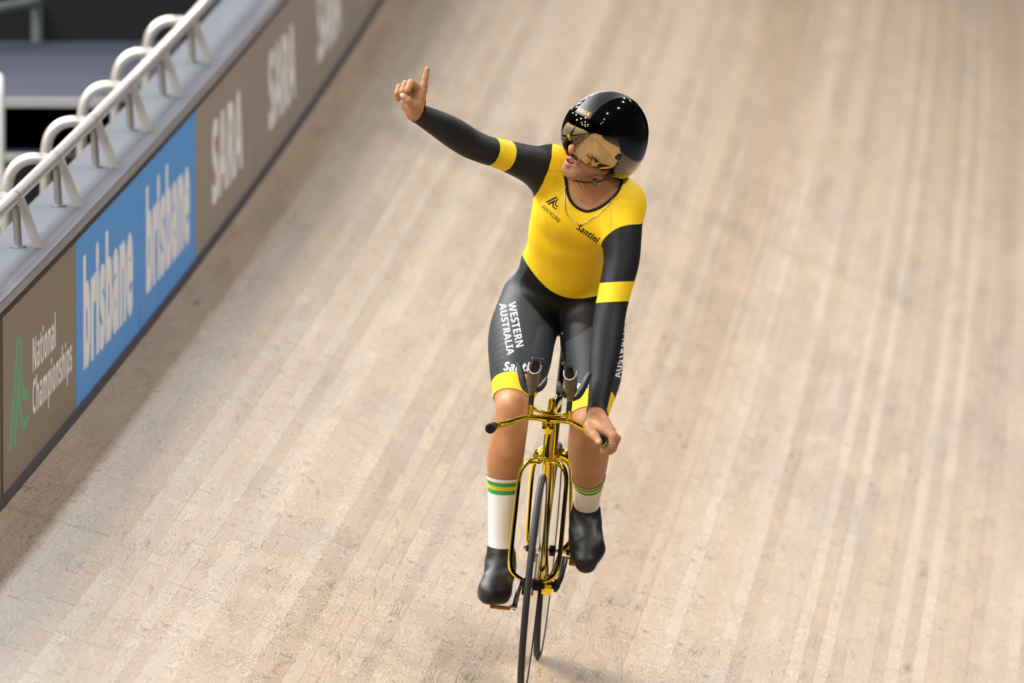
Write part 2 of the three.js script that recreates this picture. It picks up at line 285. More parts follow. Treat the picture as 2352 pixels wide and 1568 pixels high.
const greyCarbon = std(0x4b463f, 0.42, 0.15, { clearcoat: 0.35, clearcoatRoughness: 0.4 });
// sweep of an ellipse: half width measured across the path, half depth along 'deep'
function sweep(points, wide, deep, deepDir = V(0, 0, 1), segments = 60, sides = 18, caps = true) {
  const curve = new THREE.CatmullRomCurve3(points.map((p) => V(...p)), false, 'centripetal'), p = [], idx = [];
  const at1 = (a, t) => { if (typeof a === 'number') return a; const n = (a.length - 1) * t, i = Math.min(a.length - 2, Math.floor(n)); const k = n - i; return lerp(a[i], a[i + 1], k * k * (3 - 2 * k)); };
  for (let i = 0; i <= segments; i++) {
    const t = i / segments, c = curve.getPoint(t), T = curve.getTangent(t), B = deepDir.clone().addScaledVector(T, -deepDir.dot(T)).normalize(), N = new THREE.Vector3().crossVectors(B, T).normalize();
    for (let j = 0; j < sides; j++) { const a = j / sides * Math.PI * 2, q = c.clone().addScaledVector(N, Math.cos(a) * at1(wide, t)).addScaledVector(B, Math.sin(a) * at1(deep, t)); p.push(q.x, q.y, q.z); }
    if (i < segments) for (let j = 0; j < sides; j++) { const a = i * sides + j, b = i * sides + (j + 1) % sides; idx.push(a, b, a + sides, b, b + sides, a + sides); }
  }
  if (caps) for (const e of [0, segments]) { const c = curve.getPoint(e / segments), v = p.length / 3; p.push(c.x, c.y, c.z); for (let j = 0; j < sides; j++) { const a = e * sides + j, b = e * sides + (j + 1) % sides; idx.push(...(e ? [a, b, v] : [b, a, v])); } }
  const g = new THREE.BufferGeometry(); g.setAttribute('position', new THREE.Float32BufferAttribute(p, 3)); g.setIndex(idx); g.computeVertexNormals(); return g;
}
const RADIUS = 0.334;
function wheel(name, y, z) {
  const w = mesh(name, new THREE.TorusGeometry(RADIUS - 0.0105, 0.0105, 14, 140), rubber, bike); w.position.set(0, y, z); w.rotation.y = Math.PI / 2; w.userData.label = 'black tyre and glossy disc wheel';
  const prof = [[0.012, 0.0125], [0.03, 0.0125], [0.1, 0.0118], [0.2, 0.0105], [0.29, 0.0088], [0.306, 0.0082]].map(([a, b]) => new THREE.Vector2(a, b));
  for (const s of [-1, 1]) { const g = new THREE.LatheGeometry(prof, 96); g.rotateX(Math.PI / 2); if (s < 0) g.scale(1, 1, -1); const d = mesh('disc', g, wheelDisc, w); d.userData.label = 'polished disc face'; }
  mesh('rim', new THREE.TorusGeometry(0.3085, 0.0085, 10, 120), chrome, w);
  const hub = new THREE.CylinderGeometry(0.017, 0.017, 0.046, 24); hub.rotateX(Math.PI / 2); mesh('hub', hub, blackMetal, w);
  const axle = new THREE.CylinderGeometry(0.006, 0.006, name === 'rear_wheel' ? 0.15 : 0.075, 12); axle.rotateX(Math.PI / 2); mesh('axle', axle, chrome, w);
  for (const s of [-1, 1]) { const n = new THREE.CylinderGeometry(0.0105, 0.0105, 0.011, 6); n.rotateX(Math.PI / 2); n.translate(0, 0, s * (name === 'rear_wheel' ? 0.062 : 0.032)); mesh('axle_nut', n, blackMetal, w); }
  return w;
}
const wheelDisc = std(0x2b2b2b, 0.12, 0.3, { clearcoat: 1, clearcoatRoughness: 0.05 });
wheel('front_wheel', RADIUS, 0); wheel('rear_wheel', RADIUS, -0.97);
// fork: two wide legs from a crown, turning in to the hub
const fork = mesh('fork', sweep([[0, 0.835, -0.085], [0, 0.79, -0.07], [0, 0.745, -0.058], [0, 0.712, -0.05], [0, 0.693, -0.046]], [0.0135, 0.0105, 0.0105, 0.013, 0.005], [0.03, 0.034, 0.036, 0.034, 0.012], V(0, 0, 1), 40, 20), gold, bike);
for (const s of [-1, 1]) {
  mesh('fork_leg', sweep([[0, 0.708, -0.05], [s * 0.018, 0.702, -0.048], [s * 0.04, 0.701, -0.045], [s * 0.058, 0.688, -0.041], [s * 0.0685, 0.663, -0.037], [s * 0.0715, 0.62, -0.031], [s * 0.0725, 0.55, -0.022], [s * 0.0735, 0.46, -0.011], [s * 0.0735, 0.408, -0.004], [s * 0.069, 0.377, 0], [s * 0.055, 0.359, 0], [s * 0.038, 0.349, 0], [s * 0.026, 0.345, 0]],
    [0.006, 0.0095, 0.0088, 0.0076, 0.0068, 0.0068, 0.0068, 0.007, 0.007, 0.007, 0.0066, 0.0062, 0.0045], [0.016, 0.02, 0.022, 0.024, 0.024, 0.023, 0.022, 0.021, 0.02, 0.018, 0.014, 0.012, 0.01], V(0, 0, 1), 110, 16), gold, fork);
  const dr = new RoundedBoxGeometry(0.008, 0.052, 0.026, 3, 0.003); dr.translate(s * 0.0255, 0.328, 0); mesh('dropout', dr, blackMetal, fork);
}
// base bar with forward grips
const bar = mesh('handlebar', sweep([[-0.163, 0.799, 0.03], [-0.152, 0.801, 0.008], [-0.13, 0.806, -0.006], [-0.1, 0.818, -0.018], [-0.07, 0.829, -0.027], [-0.035, 0.832, -0.032], [0, 0.83, -0.034], [0.035, 0.832, -0.032], [0.07, 0.829, -0.027], [0.1, 0.818, -0.018], [0.13, 0.806, -0.006], [0.152, 0.801, 0.008], [0.163, 0.799, 0.03]],
  [0.0105, 0.0095, 0.0085, 0.008, 0.008, 0.009, 0.0125, 0.009, 0.008, 0.008, 0.0085, 0.0095, 0.0105], [0.0105, 0.012, 0.015, 0.018, 0.019, 0.019, 0.02, 0.019, 0.019, 0.018, 0.015, 0.012, 0.0105], V(0, 0, 1), 120, 18), gold, bike);
for (const s of [-1, 1]) {
  const g = mesh('grip', sweep([[s * 0.1605, 0.7995, 0.022], [s * 0.164, 0.7985, 0.05], [s * 0.1665, 0.7975, 0.085]], [0.0135, 0.0155, 0.0155], [0.0135, 0.0155, 0.0155], V(0, 1, 0), 16, 22), rubber, bar);
  const cp = new THREE.CylinderGeometry(0.0125, 0.0135, 0.006, 24); cp.rotateX(Math.PI / 2); cp.translate(s * 0.1668, 0.7974, 0.087); mesh('end_plug', cp, blackMetal, bar);
}
const stem = mesh('stem', sweep([[0, 0.822, -0.055], [0, 0.806, -0.056], [0, 0.79, -0.06]], [0.02, 0.0185, 0.011], [0.03, 0.032, 0.03], V(0, 0, 1), 14, 20), gold, bike);
const bolt = new THREE.CylinderGeometry(0.0052, 0.0052, 0.006, 16); bolt.rotateX(Math.PI / 2); bolt.translate(0, 0.83, -0.0135); mesh('bolt', bolt, blackMetal, stem);
for (const s of [-1, 1]) { const b2 = new THREE.CylinderGeometry(0.0035, 0.0035, 0.004, 10); b2.rotateX(Math.PI / 2); b2.translate(s * 0.0145, 0.805, -0.0275); mesh('bolt', b2, blackMetal, stem); }
mesh('riser', sweep([[0.002, 0.836, -0.048], [0.004, 0.86, -0.05], [0.0045, 0.885, -0.05], [0.0047, 0.8935, -0.05]], [0.0108, 0.0105, 0.0105, 0.0075], [0.0108, 0.0105, 0.0105, 0.0075], V(0, 0, 1), 20, 20), gold, bike);
const bridge = mesh('extension_bridge', sweep([[-0.058, 0.854, -0.03], [-0.045, 0.857, -0.032], [-0.025, 0.85, -0.036], [0, 0.8455, -0.038], [0.025, 0.846, -0.036], [0.045, 0.849, -0.032], [0.061, 0.848, -0.03]], [0.006, 0.0058, 0.0055, 0.007, 0.0055, 0.0058, 0.006], 0.012, V(0, 0, 1), 60, 14), gold, bike);
for (const [x, y] of [[-0.0565, 0.854], [0.06, 0.848]]) { const c = new THREE.CylinderGeometry(0.0095, 0.0085, 0.03, 20); c.translate(x, y, -0.03); mesh('clamp', c, gold, bridge); }
for (const s of [-1, 1]) {
  const yb = s < 0 ? 0.866 : 0.86, d = s < 0 ? 0 : -0.008, pil = new THREE.CylinderGeometry(0.0082, 0.0082, 0.05, 16); pil.translate(s * 0.0575, yb + 0.02, -0.03);
  const e = mesh('arm_extension', sweep([[s * 0.0575, 0.9 + d, -0.03], [s * 0.058, 0.917 + d, -0.024], [s * 0.0575, 0.936 + d, -0.012], [s * 0.056, 0.96 + d, 0.012], [s * 0.054, 0.983 + d, 0.036], [s * 0.053, 0.991 + d, 0.045]], [0.0085, 0.0125, 0.019, 0.02, 0.0185, 0.018], [0.009, 0.014, 0.02, 0.021, 0.018, 0.017], V(0, -0.5, 0.86), 40, 22), greyCarbon, bike);
  e.userData.label = 'dark grey moulded forearm extension';
  mesh('pillar', pil, carbon, e);
  mesh('lip', tube([[-0.0185, 0.998, 0.047], [-0.0182, 0.987, 0.058], [-0.0105, 0.9765, 0.0675], [0, 0.973, 0.0695], [0.0105, 0.9765, 0.0675], [0.0182, 0.987, 0.058], [0.0185, 0.998, 0.047]].map(([a, b, c]) => [s * 0.053 + a, b + d, c]), 0.0014, 40, 8), std(0xe8e8e8, 0.4), e);
  mesh('hand_grip', sweep([[s * 0.053, 0.978 + d, 0.05], [s * 0.051, 0.995 + d, 0.058], [s * 0.049, 1.008 + d, 0.062], [s * 0.048, 1.016 + d, 0.064]], [0.0135, 0.0125, 0.0105, 0.012], [0.013, 0.0125, 0.011, 0.012], V(0, 0, 1), 20, 18), blackMetal, e);
  const cap2 = new RoundedBoxGeometry(0.038, 0.0085, 0.03, 4, 0.004); cap2.rotateZ(s < 0 ? 0.02 : -0.18); cap2.translate(s * 0.045, 1.0165 + d, 0.066); mesh('grip_cap', cap2, carbon, e);
  mesh('arm_cup', sweep([[s * 0.066, 0.905 + d, -0.04], [s * 0.08, 0.917 + d, -0.05], [s * 0.09, 0.937 + d, -0.058], [s * 0.096, 0.955 + d, -0.064], [s * 0.1075, 0.984 + d, -0.074]], [0.007, 0.0105, 0.011, 0.0105, 0.008], [0.016, 0.022, 0.024, 0.022, 0.014], V(0, 0, 1), 36, 14), mattCup, e);
  mesh('arm_cup', sweep([[s * 0.045, 0.912 + d, -0.03], [s * 0.034, 0.922 + d, -0.036], [s * 0.026, 0.934 + d, -0.042], [s * 0.019, 0.951 + d, -0.05]], [0.007, 0.0095, 0.009, 0.005], [0.014, 0.018, 0.018, 0.01], V(0, 0, 1), 24, 14), mattCup, e);
}
// frame
const frame = mesh('frame', mergeGeometries([
  sweep([[0, 0.8, -0.105], [0, 0.66, -0.2], [0, 0.5, -0.32], [0, 0.36, -0.45], [0, 0.275, -0.56]], [0.0125, 0.0115, 0.0115, 0.015, 0.026], [0.04, 0.034, 0.032, 0.032, 0.03], V(0, 0.66, 0.75), 50, 18),
  sweep([[0, 0.82, -0.1], [0, 0.835, -0.3], [0, 0.832, -0.5], [0, 0.828, -0.635]], [0.0125, 0.0115, 0.0115, 0.012], [0.022, 0.019, 0.02, 0.02], V(0, 1, 0), 30, 16),
  sweep([[0, 0.848, -0.625], [0, 0.75, -0.625], [0, 0.6, -0.61], [0, 0.42, -0.585], [0, 0.275, -0.56]], [0.0125, 0.0125, 0.012, 0.013, 0.026], [0.03, 0.033, 0.034, 0.032, 0.03], V(0, 0, 1), 40, 18),
  sweep([[0, 0.84, -0.105], [0, 0.78, -0.095], [0, 0.745, -0.09]], [0.013, 0.012, 0.01], [0.03, 0.032, 0.025], V(0, 0, 1), 16, 16),
]), gold, bike);
for (const s of [-1, 1]) {
  mesh('seat_stay', sweep([[0, 0.662, -0.615], [s * 0.022, 0.668, -0.622], [s * 0.042, 0.662, -0.632], [s * 0.054, 0.645, -0.648], [s * 0.0595, 0.615, -0.675], [s * 0.062, 0.57, -0.72], [s * 0.0645, 0.48, -0.82], [s * 0.0665, 0.4, -0.92], [s * 0.064, 0.365, -0.955], [s * 0.05, 0.345, -0.97], [s * 0.034, 0.338, -0.97]],
    [0.007, 0.011, 0.011, 0.0095, 0.0082, 0.0072, 0.0068, 0.0068, 0.0068, 0.0065, 0.006], [0.016, 0.022, 0.024, 0.024, 0.022, 0.02, 0.018, 0.016, 0.014, 0.012, 0.01], V(0, -0.7, 0.7), 100, 16), gold, frame);
  mesh('chain_stay', sweep([[s * 0.02, 0.275, -0.57], [s * 0.03, 0.285, -0.66], [s * 0.036, 0.305, -0.8], [s * 0.038, 0.332, -0.96]], [0.012, 0.009, 0.0075, 0.006], [0.02, 0.018, 0.015, 0.012], V(0, 1, 0), 30, 12), gold, frame);
}
const shell = new THREE.CylinderGeometry(0.031, 0.031, 0.076, 28); shell.rotateZ(Math.PI / 2); shell.translate(0, 0.275, -0.56); mesh('bottom_bracket', shell, gold, frame);
mesh('seatpost', sweep([[0, 0.83, -0.625], [0, 0.92, -0.66], [0, 1.0, -0.695], [0, 1.022, -0.705]], [0.0105, 0.0102, 0.01, 0.013], [0.022, 0.021, 0.02, 0.022], V(0, 0, 1), 24, 16), carbon, bike);
const clampB = new THREE.CylinderGeometry(0.0042, 0.0042, 0.004, 12); clampB.rotateX(Math.PI / 2); clampB.translate(0, 1.008, -0.674); mesh('clamp_bolt', clampB, chrome, bike);
{
  const sad = mesh('saddle', sweep([[0, 1.036, -0.56], [0, 1.044, -0.62], [0, 1.048, -0.7], [0, 1.052, -0.78], [0, 1.058, -0.82]], [0.012, 0.022, 0.034, 0.06, 0.05], [0.01, 0.014, 0.017, 0.018, 0.012], V(0, 1, 0), 30, 20), carbon, bike);
  for (const s of [-1, 1]) mesh('rail', tube([[s * 0.012, 1.03, -0.62], [s * 0.02, 1.022, -0.68], [s * 0.022, 1.022, -0.75], [s * 0.03, 1.04, -0.8]], 0.0035, 20, 8), blackMetal, sad);
}
// drive train on the rider's right
{
  const cr = mesh('crankset', (() => { const g = new THREE.CylinderGeometry(0.012, 0.012, 0.12, 18); g.rotateZ(Math.PI / 2); g.translate(0, 0.275, -0.56); return g; })(), blackMetal, bike);
  mesh('crank_arm', sweep([[-0.055, 0.275, -0.56], [-0.06, 0.255, -0.51], [-0.064, 0.215, -0.41]], [0.007, 0.0075, 0.008], [0.015, 0.012, 0.012], V(0, 1, 0), 16, 14), carbon, cr);
  mesh('crank_arm', sweep([[0.055, 0.275, -0.56], [0.06, 0.295, -0.61], [0.064, 0.335, -0.71]], [0.007, 0.0085, 0.009], [0.015, 0.014, 0.013], V(0, 1, 0), 16, 14), carbon, cr);
  const end = new THREE.CylinderGeometry(0.02, 0.02, 0.012, 20); end.rotateZ(Math.PI / 2); end.translate(0.05, 0.275, -0.56); mesh('crank_boss', end, blackMetal, cr);
  const ringShape = new THREE.Shape(), teeth = 60; for (let i = 0; i < teeth * 4; i++) { const a = i / (teeth * 4) * Math.PI * 2, r = 0.121 + ((i % 4 === 1 || i % 4 === 2) ? 0.0022 : -0.0022); i ? ringShape.lineTo(Math.cos(a) * r, Math.sin(a) * r) : ringShape.moveTo(r, 0); }
  const hole = new THREE.Path(); hole.absarc(0, 0, 0.088, 0, Math.PI * 2, true); ringShape.holes.push(hole);
  const rg = new THREE.ExtrudeGeometry(ringShape, { depth: 0.003, bevelEnabled: false }); rg.rotateY(Math.PI / 2); rg.translate(-0.0365, 0.275, -0.56); mesh('chainring', rg, chrome, cr);
  const spider = []; for (let k = 0; k < 5; k++) { const a = k / 5 * Math.PI * 2 + 0.3, g = new THREE.BoxGeometry(0.005, 0.016, 0.09); g.translate(0, 0, 0.047); g.rotateX(a); g.translate(-0.036, 0.275, -0.56); spider.push(g); } mesh('spider', mergeGeometries(spider), blackMetal, cr);
  // chain: links around ring and cog, each an oval plate pair
  const cog = V(0, RADIUS, -0.97), ring = V(0, 0.275, -0.56), path = []; const rr = 0.1225, rc = 0.031;
  for (let i = 0; i <= 40; i++) { const a = -Math.PI / 2 + i / 40 * Math.PI; path.push([ring.y + Math.sin(a) * rr, ring.z + Math.cos(a) * rr]); }
  for (let i = 1; i < 20; i++) { const t = i / 20; path.push([lerp(ring.y + rr, cog.y + rc, t), lerp(ring.z, cog.z, t)]); }
  for (let i = 0; i <= 14; i++) { const a = Math.PI / 2 + i / 14 * Math.PI; path.push([cog.y + Math.sin(a) * rc, cog.z + Math.cos(a) * rc]); }
  for (let i = 1; i < 20; i++) { const t = i / 20; path.push([lerp(cog.y - rc, ring.y - rr, t), lerp(cog.z, ring.z, t)]); }
  const curve = new THREE.CatmullRomCurve3(path.map(([y, z]) => V(-0.035, y, z)), true), links = [], n = 130;
  for (let i = 0; i < n; i++) { const p = curve.getPointAt(i / n), T = curve.getTangentAt(i / n), g = new THREE.BoxGeometry(i % 2 ? 0.0075 : 0.0055, 0.0085, 0.0105); g.applyMatrix4(new THREE.Matrix4().lookAt(V(0, 0, 0), T, V(0, 1, 0))); g.translate(p.x, p.y, p.z); links.push(g); }
  const ch = mesh('chain', mergeGeometries(links), std(0xb9b7b0, 0.3, 1), bike); ch.userData.kind = 'stuff';
  const sp = new THREE.CylinderGeometry(0.031, 0.031, 0.003, 32); sp.rotateZ(Math.PI / 2); sp.translate(-0.035, RADIUS, -0.97); mesh('rear_cog', sp, chrome, bike);
  for (const [x, y, z] of [[-0.105, 0.213, -0.41], [0.1, 0.343, -0.725]]) {
    const pd = mesh('pedal', z < -0.6 ? new RoundedBoxGeometry(0.046, 0.012, 0.05, 3, 0.004) : new RoundedBoxGeometry(0.062, 0.012, 0.075, 3, 0.004), std(0xa8702c, 0.5, 0.2), bike); pd.position.set(x, y, z); if (z < -0.6) pd.rotation.x = 0.75;
    const ax = new THREE.CylinderGeometry(0.005, 0.005, 0.05, 12); ax.rotateZ(Math.PI / 2); ax.translate(x < 0 ? 0.025 : -0.025, 0, 0); mesh('pedal_axle', ax, chrome, pd);
  }
}

// ------------------------------------------------------------------ modelling in distance fields: tapered capsules and ellipsoids, meshed with surface nets
const smin = (a, b, k) => { if (k <= 0) return Math.min(a, b); const h = Math.max(k - Math.abs(a - b), 0) / k; return Math.min(a, b) - h * h * k * 0.25; };
const smax = (a, b, k) => -smin(-a, -b, k);
function roundCone(a, b, ra, rb) {
  const bx = b.x - a.x, by = b.y - a.y, bz = b.z - a.z, l2 = bx * bx + by * by + bz * bz, rr = ra - rb, a2 = l2 - rr * rr, il2 = 1 / l2;
  const f = (x, y, z) => {
    const px = x - a.x, py = y - a.y, pz = z - a.z, yy = px * bx + py * by + pz * bz, zz = yy - l2;
    const qx = px * l2 - bx * yy, qy = py * l2 - by * yy, qz = pz * l2 - bz * yy, x2 = qx * qx + qy * qy + qz * qz, y2 = yy * yy * l2, z2 = zz * zz * l2, k = Math.sign(rr) * rr * rr * x2;
    if (Math.sign(zz) * a2 * z2 > k) return Math.sqrt(x2 + z2) * il2 - rb;
    if (Math.sign(yy) * a2 * y2 < k) return Math.sqrt(x2 + y2) * il2 - ra;
    return (Math.sqrt(x2 * a2 * il2) + yy * rr) * il2 - ra;
  };
  f.c = [(a.x + b.x) / 2, (a.y + b.y) / 2, (a.z + b.z) / 2]; f.r = Math.sqrt(l2) / 2 + Math.max(ra, rb); return f;
}
function ellipsoid(c, r, basis) {                                           // r = [rx, ry, rz] along basis axes
  const [X, Y, Z] = basis ?? [V(1, 0, 0), V(0, 1, 0), V(0, 0, 1)];
  const f = (x, y, z) => {
    const px = x - c.x, py = y - c.y, pz = z - c.z, u = px * X.x + py * X.y + pz * X.z, v = px * Y.x + py * Y.y + pz * Y.z, w = px * Z.x + py * Z.y + pz * Z.z;
    const k0 = Math.hypot(u / r[0], v / r[1], w / r[2]), k1 = Math.hypot(u / (r[0] * r[0]), v / (r[1] * r[1]), w / (r[2] * r[2]));
    return k1 < 1e-9 ? -Math.min(...r) : k0 * (k0 - 1) / k1;
  };
  f.c = [c.x, c.y, c.z]; f.r = Math.max(...r); return f;
}
function limbField(list, sub = 6) {                                       // a limb: centres and radii interpolated smoothly along a chain of joints
  const c = new THREE.CatmullRomCurve3(list.map((q) => q[0]), false, 'centripetal'), n = (list.length - 1) * sub, P = [], Rr = [];
  for (let i = 0; i <= n; i++) { const t = i / n, g = t * (list.length - 1), k = Math.min(list.length - 2, Math.floor(g)), u = g - k, r = (j) => list[clamp(j, 0, list.length - 1)][1]; P.push(c.getPoint(t)); const a = r(k - 1), b = r(k), d = r(k + 1), e = r(k + 2); Rr.push(0.5 * (2 * b + (d - a) * u + (2 * a - 5 * b + 4 * d - e) * u * u + (3 * b - a - 3 * d + e) * u * u * u)); }
  const mid = P.reduce((a, b) => a.add(b), V(0, 0, 0)).divideScalar(n + 1), px = P.map((q) => q.x), py = P.map((q) => q.y), pz = P.map((q) => q.z);
  const f = (x, y, z) => {
    let best = 1e3;
    for (let i = 0; i < n; i++) { const ax = px[i], ay = py[i], az = pz[i], bx = px[i + 1] - ax, by = py[i + 1] - ay, bz = pz[i + 1] - az, wx = x - ax, wy = y - ay, wz = z - az; let t = (wx * bx + wy * by + wz * bz) / (bx * bx + by * by + bz * bz); t = t < 0 ? 0 : t > 1 ? 1 : t; const qx = wx - t * bx, qy = wy - t * by, qz = wz - t * bz, d = Math.sqrt(qx * qx + qy * qy + qz * qz) - Rr[i] - t * (Rr[i + 1] - Rr[i]); if (d < best) best = d; }
    return best;
  };
  f.c = [mid.x, mid.y, mid.z]; f.r = Math.max(...P.map((q, i) => q.distanceTo(mid) + Rr[i])); return f;
}
function blend(list, k) {                                                   // smooth union; far members are skipped by their bounding spheres
  return (x, y, z) => {
    let d = 1e3;
    for (const f of list) {
      if (f.c) { const q = Math.hypot(x - f.c[0], y - f.c[1], z - f.c[2]) - f.r; if (q > d + (f.k ?? k)) continue; }
      d = smin(d, f(x, y, z), f.k ?? k);
    }
    return d;
  };
}
function netMesh(field, lo, hi, cell, snap = 2) {
  const nx = Math.ceil((hi.x - lo.x) / cell), ny = Math.ceil((hi.y - lo.y) / cell), nz = Math.ceil((hi.z - lo.z) / cell), B = 8;
  const pos = [], vert = new Map(), idx = [], sx = nx + 2, sxy = (nx + 2) * (ny + 2), S = B + 1, val = new Float32Array(S * S * S), crossing = [];
  for (let bz = 0; bz < nz; bz += B) for (let by = 0; by < ny; by += B) for (let bx = 0; bx < nx; bx += B) {
    const half = B * cell / 2, d0 = field(lo.x + bx * cell + half, lo.y + by * cell + half, lo.z + bz * cell + half);
    if (Math.abs(d0) > half * 1.9 + cell) continue;
    for (let k = 0; k < S; k++) for (let j = 0; j < S; j++) for (let i = 0; i < S; i++) val[(k * S + j) * S + i] = field(lo.x + (bx + i) * cell, lo.y + (by + j) * cell, lo.z + (bz + k) * cell);
    for (let k = 0; k < B; k++) for (let j = 0; j < B; j++) for (let i = 0; i < B; i++) {
      const o = (k * S + j) * S + i, v = [val[o], val[o + 1], val[o + S], val[o + S + 1], val[o + S * S], val[o + S * S + 1], val[o + S * S + S], val[o + S * S + S + 1]];
      let m = 0; for (let q = 0; q < 8; q++) if (v[q] < 0) m |= 1 << q; if (m === 0 || m === 255) continue;
      let n = 0, X = 0, Y = 0, Z = 0;
      for (const [a, b] of EDGES) if ((v[a] < 0) !== (v[b] < 0)) { const t = v[a] / (v[a] - v[b]); X += (a & 1) + t * ((b & 1) - (a & 1)); Y += (a >> 1 & 1) + t * ((b >> 1 & 1) - (a >> 1 & 1)); Z += (a >> 2) + t * ((b >> 2) - (a >> 2)); n++; }
      const gx = bx + i, gy = by + j, gz = bz + k, key = gz * sxy + gy * sx + gx;
      vert.set(key, pos.length / 3); pos.push(lo.x + (gx + X / n) * cell, lo.y + (gy + Y / n) * cell, lo.z + (gz + Z / n) * cell);
      if ((v[0] < 0) !== (v[1] < 0)) crossing.push([0, key, v[0] < 0]); if ((v[0] < 0) !== (v[2] < 0)) crossing.push([1, key, v[0] < 0]); if ((v[0] < 0) !== (v[4] < 0)) crossing.push([2, key, v[0] < 0]);
    }
  }
  const step = [1, sx, sxy];
  for (const [axis, key, inside] of crossing) {
    const u = step[(axis + 1) % 3], w = step[(axis + 2) % 3], a = vert.get(key), b = vert.get(key - u), c = vert.get(key - u - w), d = vert.get(key - w);
    if (b === undefined || c === undefined || d === undefined) continue;
    if (inside) idx.push(a, b, c, a, c, d); else idx.push(a, c, b, a, d, c);
  }
  const n = pos.length / 3, nor = new Float32Array(n * 3), e = cell * 0.4;
  for (let i = 0; i < n; i++) {
    let x = pos[i * 3], y = pos[i * 3 + 1], z = pos[i * 3 + 2], gx, gy, gz;
    for (let it = 0; it <= snap; it++) {
      gx = field(x + e, y, z) - field(x - e, y, z); gy = field(x, y + e, z) - field(x, y - e, z); gz = field(x, y, z + e) - field(x, y, z - e);
      const l = Math.hypot(gx, gy, gz) || 1; gx /= l; gy /= l; gz /= l;
      if (it < snap) { const d = clamp(field(x, y, z) * Math.min(1, 2 * e / l) , -cell, cell); x -= gx * d; y -= gy * d; z -= gz * d; }
    }
    pos[i * 3] = x; pos[i * 3 + 1] = y; pos[i * 3 + 2] = z; nor[i * 3] = gx; nor[i * 3 + 1] = gy; nor[i * 3 + 2] = gz;
  }
  return { pos: new Float32Array(pos), nor, idx };
}
const EDGES = [[0, 1], [2, 3], [4, 5], [6, 7], [0, 2], [1, 3], [4, 6], [5, 7], [0, 4], [1, 5], [2, 6], [3, 7]];
// keep the part of a mesh where g > 0, cut exactly along g = 0; returns [kept, rest]
function cut(m, g) {
  const n = m.pos.length / 3, val = new Float32Array(n); for (let i = 0; i < n; i++) { val[i] = g(m.pos[i * 3], m.pos[i * 3 + 1], m.pos[i * 3 + 2], m.nor[i * 3], m.nor[i * 3 + 1], m.nor[i * 3 + 2]); if (Math.abs(val[i]) < 1e-7) val[i] = 1e-7; }
  const pos = Array.from(m.pos), nor = Array.from(m.nor), memo = new Map(), A = [], Bq = [];
  const mid = (a, b) => { const key = a < b ? a * 4194304 + b : b * 4194304 + a; let r = memo.get(key); if (r !== undefined) return r; const t = val[a] / (val[a] - val[b]); r = pos.length / 3; for (let k = 0; k < 3; k++) { pos.push(lerp(pos[a * 3 + k], pos[b * 3 + k], t)); nor.push(lerp(nor[a * 3 + k], nor[b * 3 + k], t)); } memo.set(key, r); return r; };
  for (let i = 0; i < m.idx.length; i += 3) {
    const t = [m.idx[i], m.idx[i + 1], m.idx[i + 2]], s = t.map((q) => val[q] > 0), c = s.filter(Boolean).length;
    if (c === 3) A.push(...t); else if (c === 0) Bq.push(...t); else {
      const k = s.findIndex((q) => q === (c === 1)), a = t[k], b = t[(k + 1) % 3], d = t[(k + 2) % 3], ab = mid(a, b), ad = mid(a, d);
      (c === 1 ? A : Bq).push(a, ab, ad); (c === 1 ? Bq : A).push(ab, b, d, ab, d, ad);
    }
  }
  return [compact(pos, nor, A), compact(pos, nor, Bq)];
}
function compact(pos, nor, idx) {
  const map = new Map(), p = [], q = [], o = [];
  for (const i of idx) { let r = map.get(i); if (r === undefined) { r = p.length / 3; map.set(i, r); p.push(pos[i * 3], pos[i * 3 + 1], pos[i * 3 + 2]); q.push(nor[i * 3], nor[i * 3 + 1], nor[i * 3 + 2]); } o.push(r); }
  return { pos: new Float32Array(p), nor: new Float32Array(q), idx: o };
}
function shifted(m, d) { const p = new Float32Array(m.pos.length); for (let i = 0; i < p.length; i++) p[i] = m.pos[i] + m.nor[i] * d; return { pos: p, nor: m.nor, idx: m.idx }; }
function joined(list) {
  const p = [], n = [], o = []; for (const m of list) { const b = p.length / 3; for (const v of m.pos) p.push(v); for (const v of m.nor) n.push(v); for (const i of m.idx) o.push(i + b); }
  return { pos: new Float32Array(p), nor: new Float32Array(n), idx: o };
}
function toGeometry(m, paint) {
  const g = new THREE.BufferGeometry(); g.setAttribute('position', new THREE.BufferAttribute(m.pos, 3)); g.setAttribute('normal', new THREE.BufferAttribute(m.nor, 3)); g.setIndex(m.idx);
  if (paint) { const n = m.pos.length / 3, c = new Float32Array(n * 3); for (let i = 0; i < n; i++) c.set(paint(m.pos[i * 3], m.pos[i * 3 + 1], m.pos[i * 3 + 2]), i * 3); g.setAttribute('color', new THREE.BufferAttribute(c, 3)); }
  return g;
}
// uv per triangle corner from a function of position; 'wrap' mends the seam of an angle running 0..1
function withUV(m, f, wrap = false) {
  const g = toGeometry(m).toNonIndexed(), p = g.attributes.position, n = g.attributes.normal, uv = new Float32Array(p.count * 2);
  for (let i = 0; i < p.count; i += 3) {
    const c = []; for (let k = 0; k < 3; k++) c.push(f(p.getX(i + k), p.getY(i + k), p.getZ(i + k), n.getZ(i) + n.getZ(i + 1) + n.getZ(i + 2)));
    if (wrap) { const mx = Math.max(c[0][0], c[1][0], c[2][0]); for (const q of c) if (mx - q[0] > 0.5) q[0] += 1; }
    for (let k = 0; k < 3; k++) { uv[(i + k) * 2] = c[k][0]; uv[(i + k) * 2 + 1] = c[k][1]; }
  }
  g.setAttribute('uv', new THREE.BufferAttribute(uv, 2)); return g;
}

